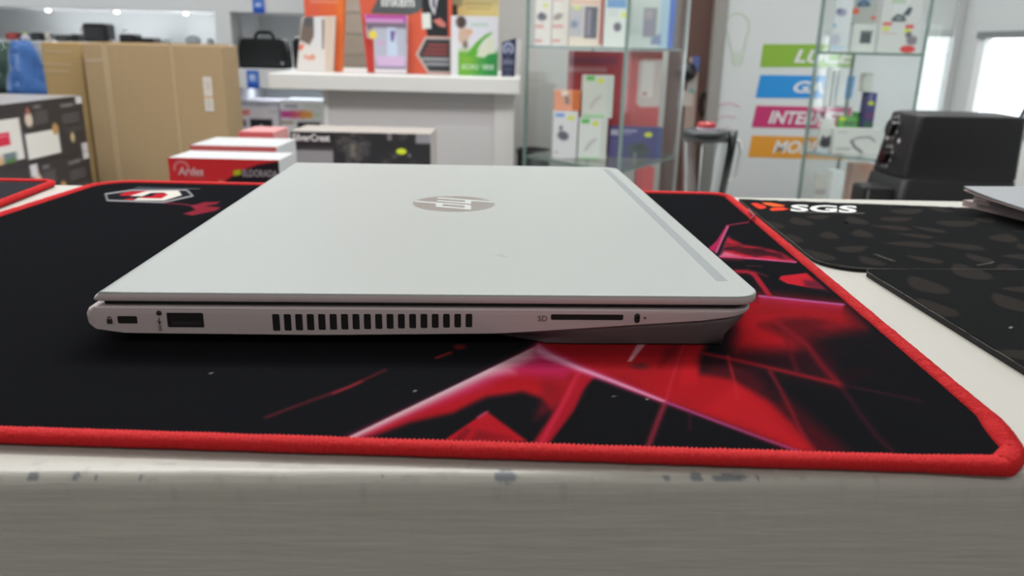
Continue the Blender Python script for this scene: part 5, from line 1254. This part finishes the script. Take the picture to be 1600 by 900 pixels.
# ------------------------------------------------------------------ air fryer
def air_fryer():
    top = [(.744, 1.50), (.950, 1.505), (.966, 1.63), (.775, 1.645), (.746, 1.61)]
    bot = [(.722, 1.49), (.952, 1.495), (.968, 1.64), (.735, 1.66), (.700, 1.625)]
    c = np.array([.84, 1.57]); r = thing('air_fryer', 'large black air fryer with two dials on its left face, behind the patterned mat', 'air fryer', (*c, TZ))
    m = mat('black_satin_plastic', (22, 22, 24), 0.42, bump=0.03, bscale=900, spec=0.35); H = -0.003-TZ
    rt = round_poly(top, [.014, .012, .02, .008, .006], 8); rb = round_poly(bot, [.014, .012, .02, .008, .006], 8)
    n = len(rt)
    def ring(f, ins, z):
        q = (rb*(1-f)+rt*f)-c; L = np.linalg.norm(q, axis=1)[:, None]; return np.column_stack([q-q/L*ins, np.full(n, z)])
    zs = H*0.565
    def loft(name, rings, mm, cap0=True, cap1=True):
        V = np.vstack(rings); bm = bmesh.new(); vs = [bm.verts.new(v) for v in V]
        for k in range(len(rings)-1):
            for i in range(n): bm.faces.new([vs[q] for q in (k*n+i, k*n+(i+1) % n, (k+1)*n+(i+1) % n, (k+1)*n+i)])
        if cap0: bm.faces.new([vs[i] for i in range(n)][::-1])
        if cap1: bm.faces.new([vs[i] for i in range((len(rings)-1)*n, len(rings)*n)])
        o = from_bm(name, bm, mm, r)
        for p in o.data.polygons: p.use_smooth = len(p.vertices) == 4
    loft('basket_body', [ring(0, .010, 0), ring(0, .002, .004), ring(0.0, 0, .02), ring(.5, 0, zs-.004), ring(.53, .002, zs-.002), ring(.54, .004, zs-.001)], m)
    loft('upper_body', [ring(.54, .004, zs-.0005), ring(.55, .0008, zs), ring(.58, 0, zs+.003), ring(.8, 0, H*.8), ring(.98, .0, H-.004), ring(1, .0008, H-.0015), ring(1, .0025, H-.0003), ring(1, .006, H)], m)
    loft('top_rim', [ring(1, .012, H-.0005), ring(1, .013, H+.0008), ring(1, .02, H+.0008), ring(1, .021, H-.0005)], mat('dark_grey_rim', (84, 80, 80), 0.35), False, False)
    # left face frame: dials
    def face(u, z, out=0.0):
        f = np.clip(z/H, 0, 1)
        near = np.array(bot[0])*(1-f)+np.array(top[0])*f; far = np.array(bot[4])*(1-f)+np.array(top[4])*f
        d = far-near; nn = np.array([-d[1], d[0]])*np.array([1, 1]); nn = np.array([-(far-near)[1], (far-near)[0]]); nn /= np.linalg.norm(nn)
        if nn[0] > 0: nn = -nn
        p = near+d*u+nn*out; return np.array([p[0]-c[0], p[1]-c[1], z])
    def solve(px, py):
        best = None
        for u in np.linspace(0, 1.1, 45):
            for z in np.linspace(.05, H, 60):
                p = face(u, z)+np.array([c[0], c[1], TZ]); q = project(p[None, :]); e = (q[0][0]-px)**2+(q[1][0]-py)**2
                if best is None or e < best[0]: best = (e, u, z)
        return best[1], best[2]
    gl = mat('glossy_black', (8, 8, 9), 0.12); wm = plain((206, 196, 200), .5)
    for (px, py, rad, nmk) in ((1398, 198, .026, 8), (1386, 245, .024, 8)):
        u, z = solve(px, py); L = .135
        def disc(name, ra, o0, o1, mm, k=24):
            bm = bmesh.new(); lo = []; hi = []
            for i in range(k):
                a = 2*math.pi*i/k
                lo.append(bm.verts.new(face(u+ra*math.cos(a)/L, z+ra*math.sin(a), o0))); hi.append(bm.verts.new(face(u+ra*.92*math.cos(a)/L, z+ra*.92*math.sin(a), o1)))
            bm.faces.new(hi)
            for i in range(k): bm.faces.new((lo[i], lo[(i+1) % k], hi[(i+1) % k], hi[i]))
            return from_bm(name, bm, mm, r)
        disc('dial_plate', rad, 0, .0012, mat('dark_dial_plate', (44, 42, 44), .35)); disc('dial', rad*.66, .001, .012, gl)
        for k in range(nmk):
            a = 2*math.pi*k/nmk+.3
            pc = [face(u+(rad*.84*math.cos(a)+dx_)/L, z+rad*.84*math.sin(a)+dz_, .0014) for dx_, dz_ in ((-.0016, -.0016), (.0016, -.0016), (.0016, .0016), (-.0016, .0016))]
            raw('dial_mark', pc, [(0, 1, 2, 3)], wm, r)
    for (px, py) in ((1387, 216), (1406, 219)):
        u, z = solve(px, py)
        bm = bmesh.new(); k = 12; vs = [bm.verts.new(face(u+.004*math.cos(2*math.pi*i/k)/.135, z+.004*math.sin(2*math.pi*i/k), .002)) for i in range(k)]; bm.faces.new(vs); from_bm('indicator_lamp', bm, wm, r)
    # pull-out handle at the left
    X0, X1, z0, z1 = frame(1326, 283, 1372, 318, 1.575)
    bm = bmesh.new(); add_box(bm, X0-c[0], X1-c[0]+.02, -.055, .0, z0-TZ, z1-TZ, .008, 3); from_bm('handle', bm, m, r)
    box('handle_inlay', X0-c[0]+.010, X0-c[0]+.014, -.0562, -.050, z0-TZ+.01, z1-TZ-.008, plain((90, 88, 88), .3), r)
air_fryer()

# ------------------------------------------------------------------ blender with glass jug
def blender():
    X0, X1, _, zt = frame(1064, 206, 1138, 300, 1.35); cx = (X0+X1)/2-.002; R1 = (X1-X0)/2-.002
    r = thing('blender', 'blender with clear glass jug, black collar and red cap behind the counter', 'blender', (cx, 1.35, TZ)); H = zt-TZ; B = .10
    gl = glass_mat('jug_glass', (.94, .95, .95), 1.0)
    lathe('motor_base', [(0, 0), (.052, 0), (.055, .01), (.046, .07), (.034, B), (0, B)], plain((26, 26, 28), .35), r, 28)
    lathe('glass_jug', [(.024, B), (.027, B+.01), (R1, H-.012), (R1+.001, H-.002), (R1-.002, H-.002), (R1-.003, H-.012), (.024, B+.012)], gl, r, 32)
    lathe('lid_collar', [(R1-.006, H-.014), (R1+.0018, H-.014), (R1+.0022, H+.001), (R1-.004, H+.004), (0, H+.004)], plain((36, 40, 42), .35), r, 32)
    lathe('lid_cap', [(.016, H+.003), (.0165, H+.012), (.013, H+.016), (0, H+.017)], plain((150, 26, 32), .3), r, 22)
    lathe('cap_label', [(.0168, H+.004), (.0168, H+.008)], plain((190, 180, 196), .4), r, 22)
    for a in (200, 250, 290): 
        q = math.radians(a); tube('jug_rib', [(.0255*math.cos(q), .0255*math.sin(q), B+.012), ((R1-.001)*math.cos(q), (R1-.001)*math.sin(q), H-.016)], .0012, mat('glass_rib', (196, 200, 200), .15), r, 6)
    bl = plain((30, 33, 35), .35)
    tube('handle_strap', [(R1+.004, -.012, H+.004), (R1+.003, -.012, H-.03), (.031, -.012, B+.02)], [.008, .0065, .006], bl, r, 10)
    tube('handle', [(R1+.004, -.012, H-.010), (R1+.016, -.012, H-.014), (R1+.020, -.012, H-.03), (R1+.016, -.012, H-.070), (R1+.008, -.012, H-.080), (R1-.004, -.012, H-.078)], .0034, mat('clear_handle', (190, 194, 194), .12, spec=.8), r, 10)
blender()

# ------------------------------------------------------------------ low cabinet and price stand by the window
cb_ = thing('low_cabinet', 'pale low cabinet below the window, right of the air fryer', 'cabinet', (1.40, 2.05, FLOOR))
zc = at(1592, 205, 2.05)[2]-FLOOR
box('body', -.22, .2, 0, .4, 0, zc-.02, mat('cabinet_pale', (208, 207, 202), .5), cb_, .002); box('top', -.23, .21, -.01, .41, zc-.02, zc, mat('cabinet_top_grey', (130, 136, 138), .5), cb_, .002)
box('door', -.215, -.012, -.012, 0, .03, zc-.03, mat('cabinet_pale', (208, 207, 202), .5), cb_, .002); box('door', -.008, .195, -.012, 0, .03, zc-.03, mat('cabinet_pale', (208, 207, 202), .5), cb_, .002)
pb = at(1590, 195, 2.10); zt = FLOOR+zc
ps = thing('price_stand', 'small tilted display stand with orange foot on the pale cabinet', 'display stand', (pb[0]+.066, 2.10, zt))
box('foot', -.06, .06, 0, .05, 0, .012, plain((226, 122, 60)), ps, .002)
raw('screen', [(-.065, .01, .012), (.06, .01, .012), (.11, .04, .10), (-.015, .04, .10), (-.065, .016, .012), (.06, .016, .012), (.11, .046, .10), (-.015, .046, .10)], [(0, 1, 2, 3), (7, 6, 5, 4), (0, 4, 5, 1), (1, 5, 6, 2), (2, 6, 7, 3), (3, 7, 4, 0)], plain((30, 34, 44), .3), ps)
raw('screen_print', [(-.055, .0098, .0145), (.05, .0098, .0145), (.095, .0378, .095), (-.01, .0378, .095)], [(0, 1, 2, 3)], plain((190, 200, 226), .4), ps)
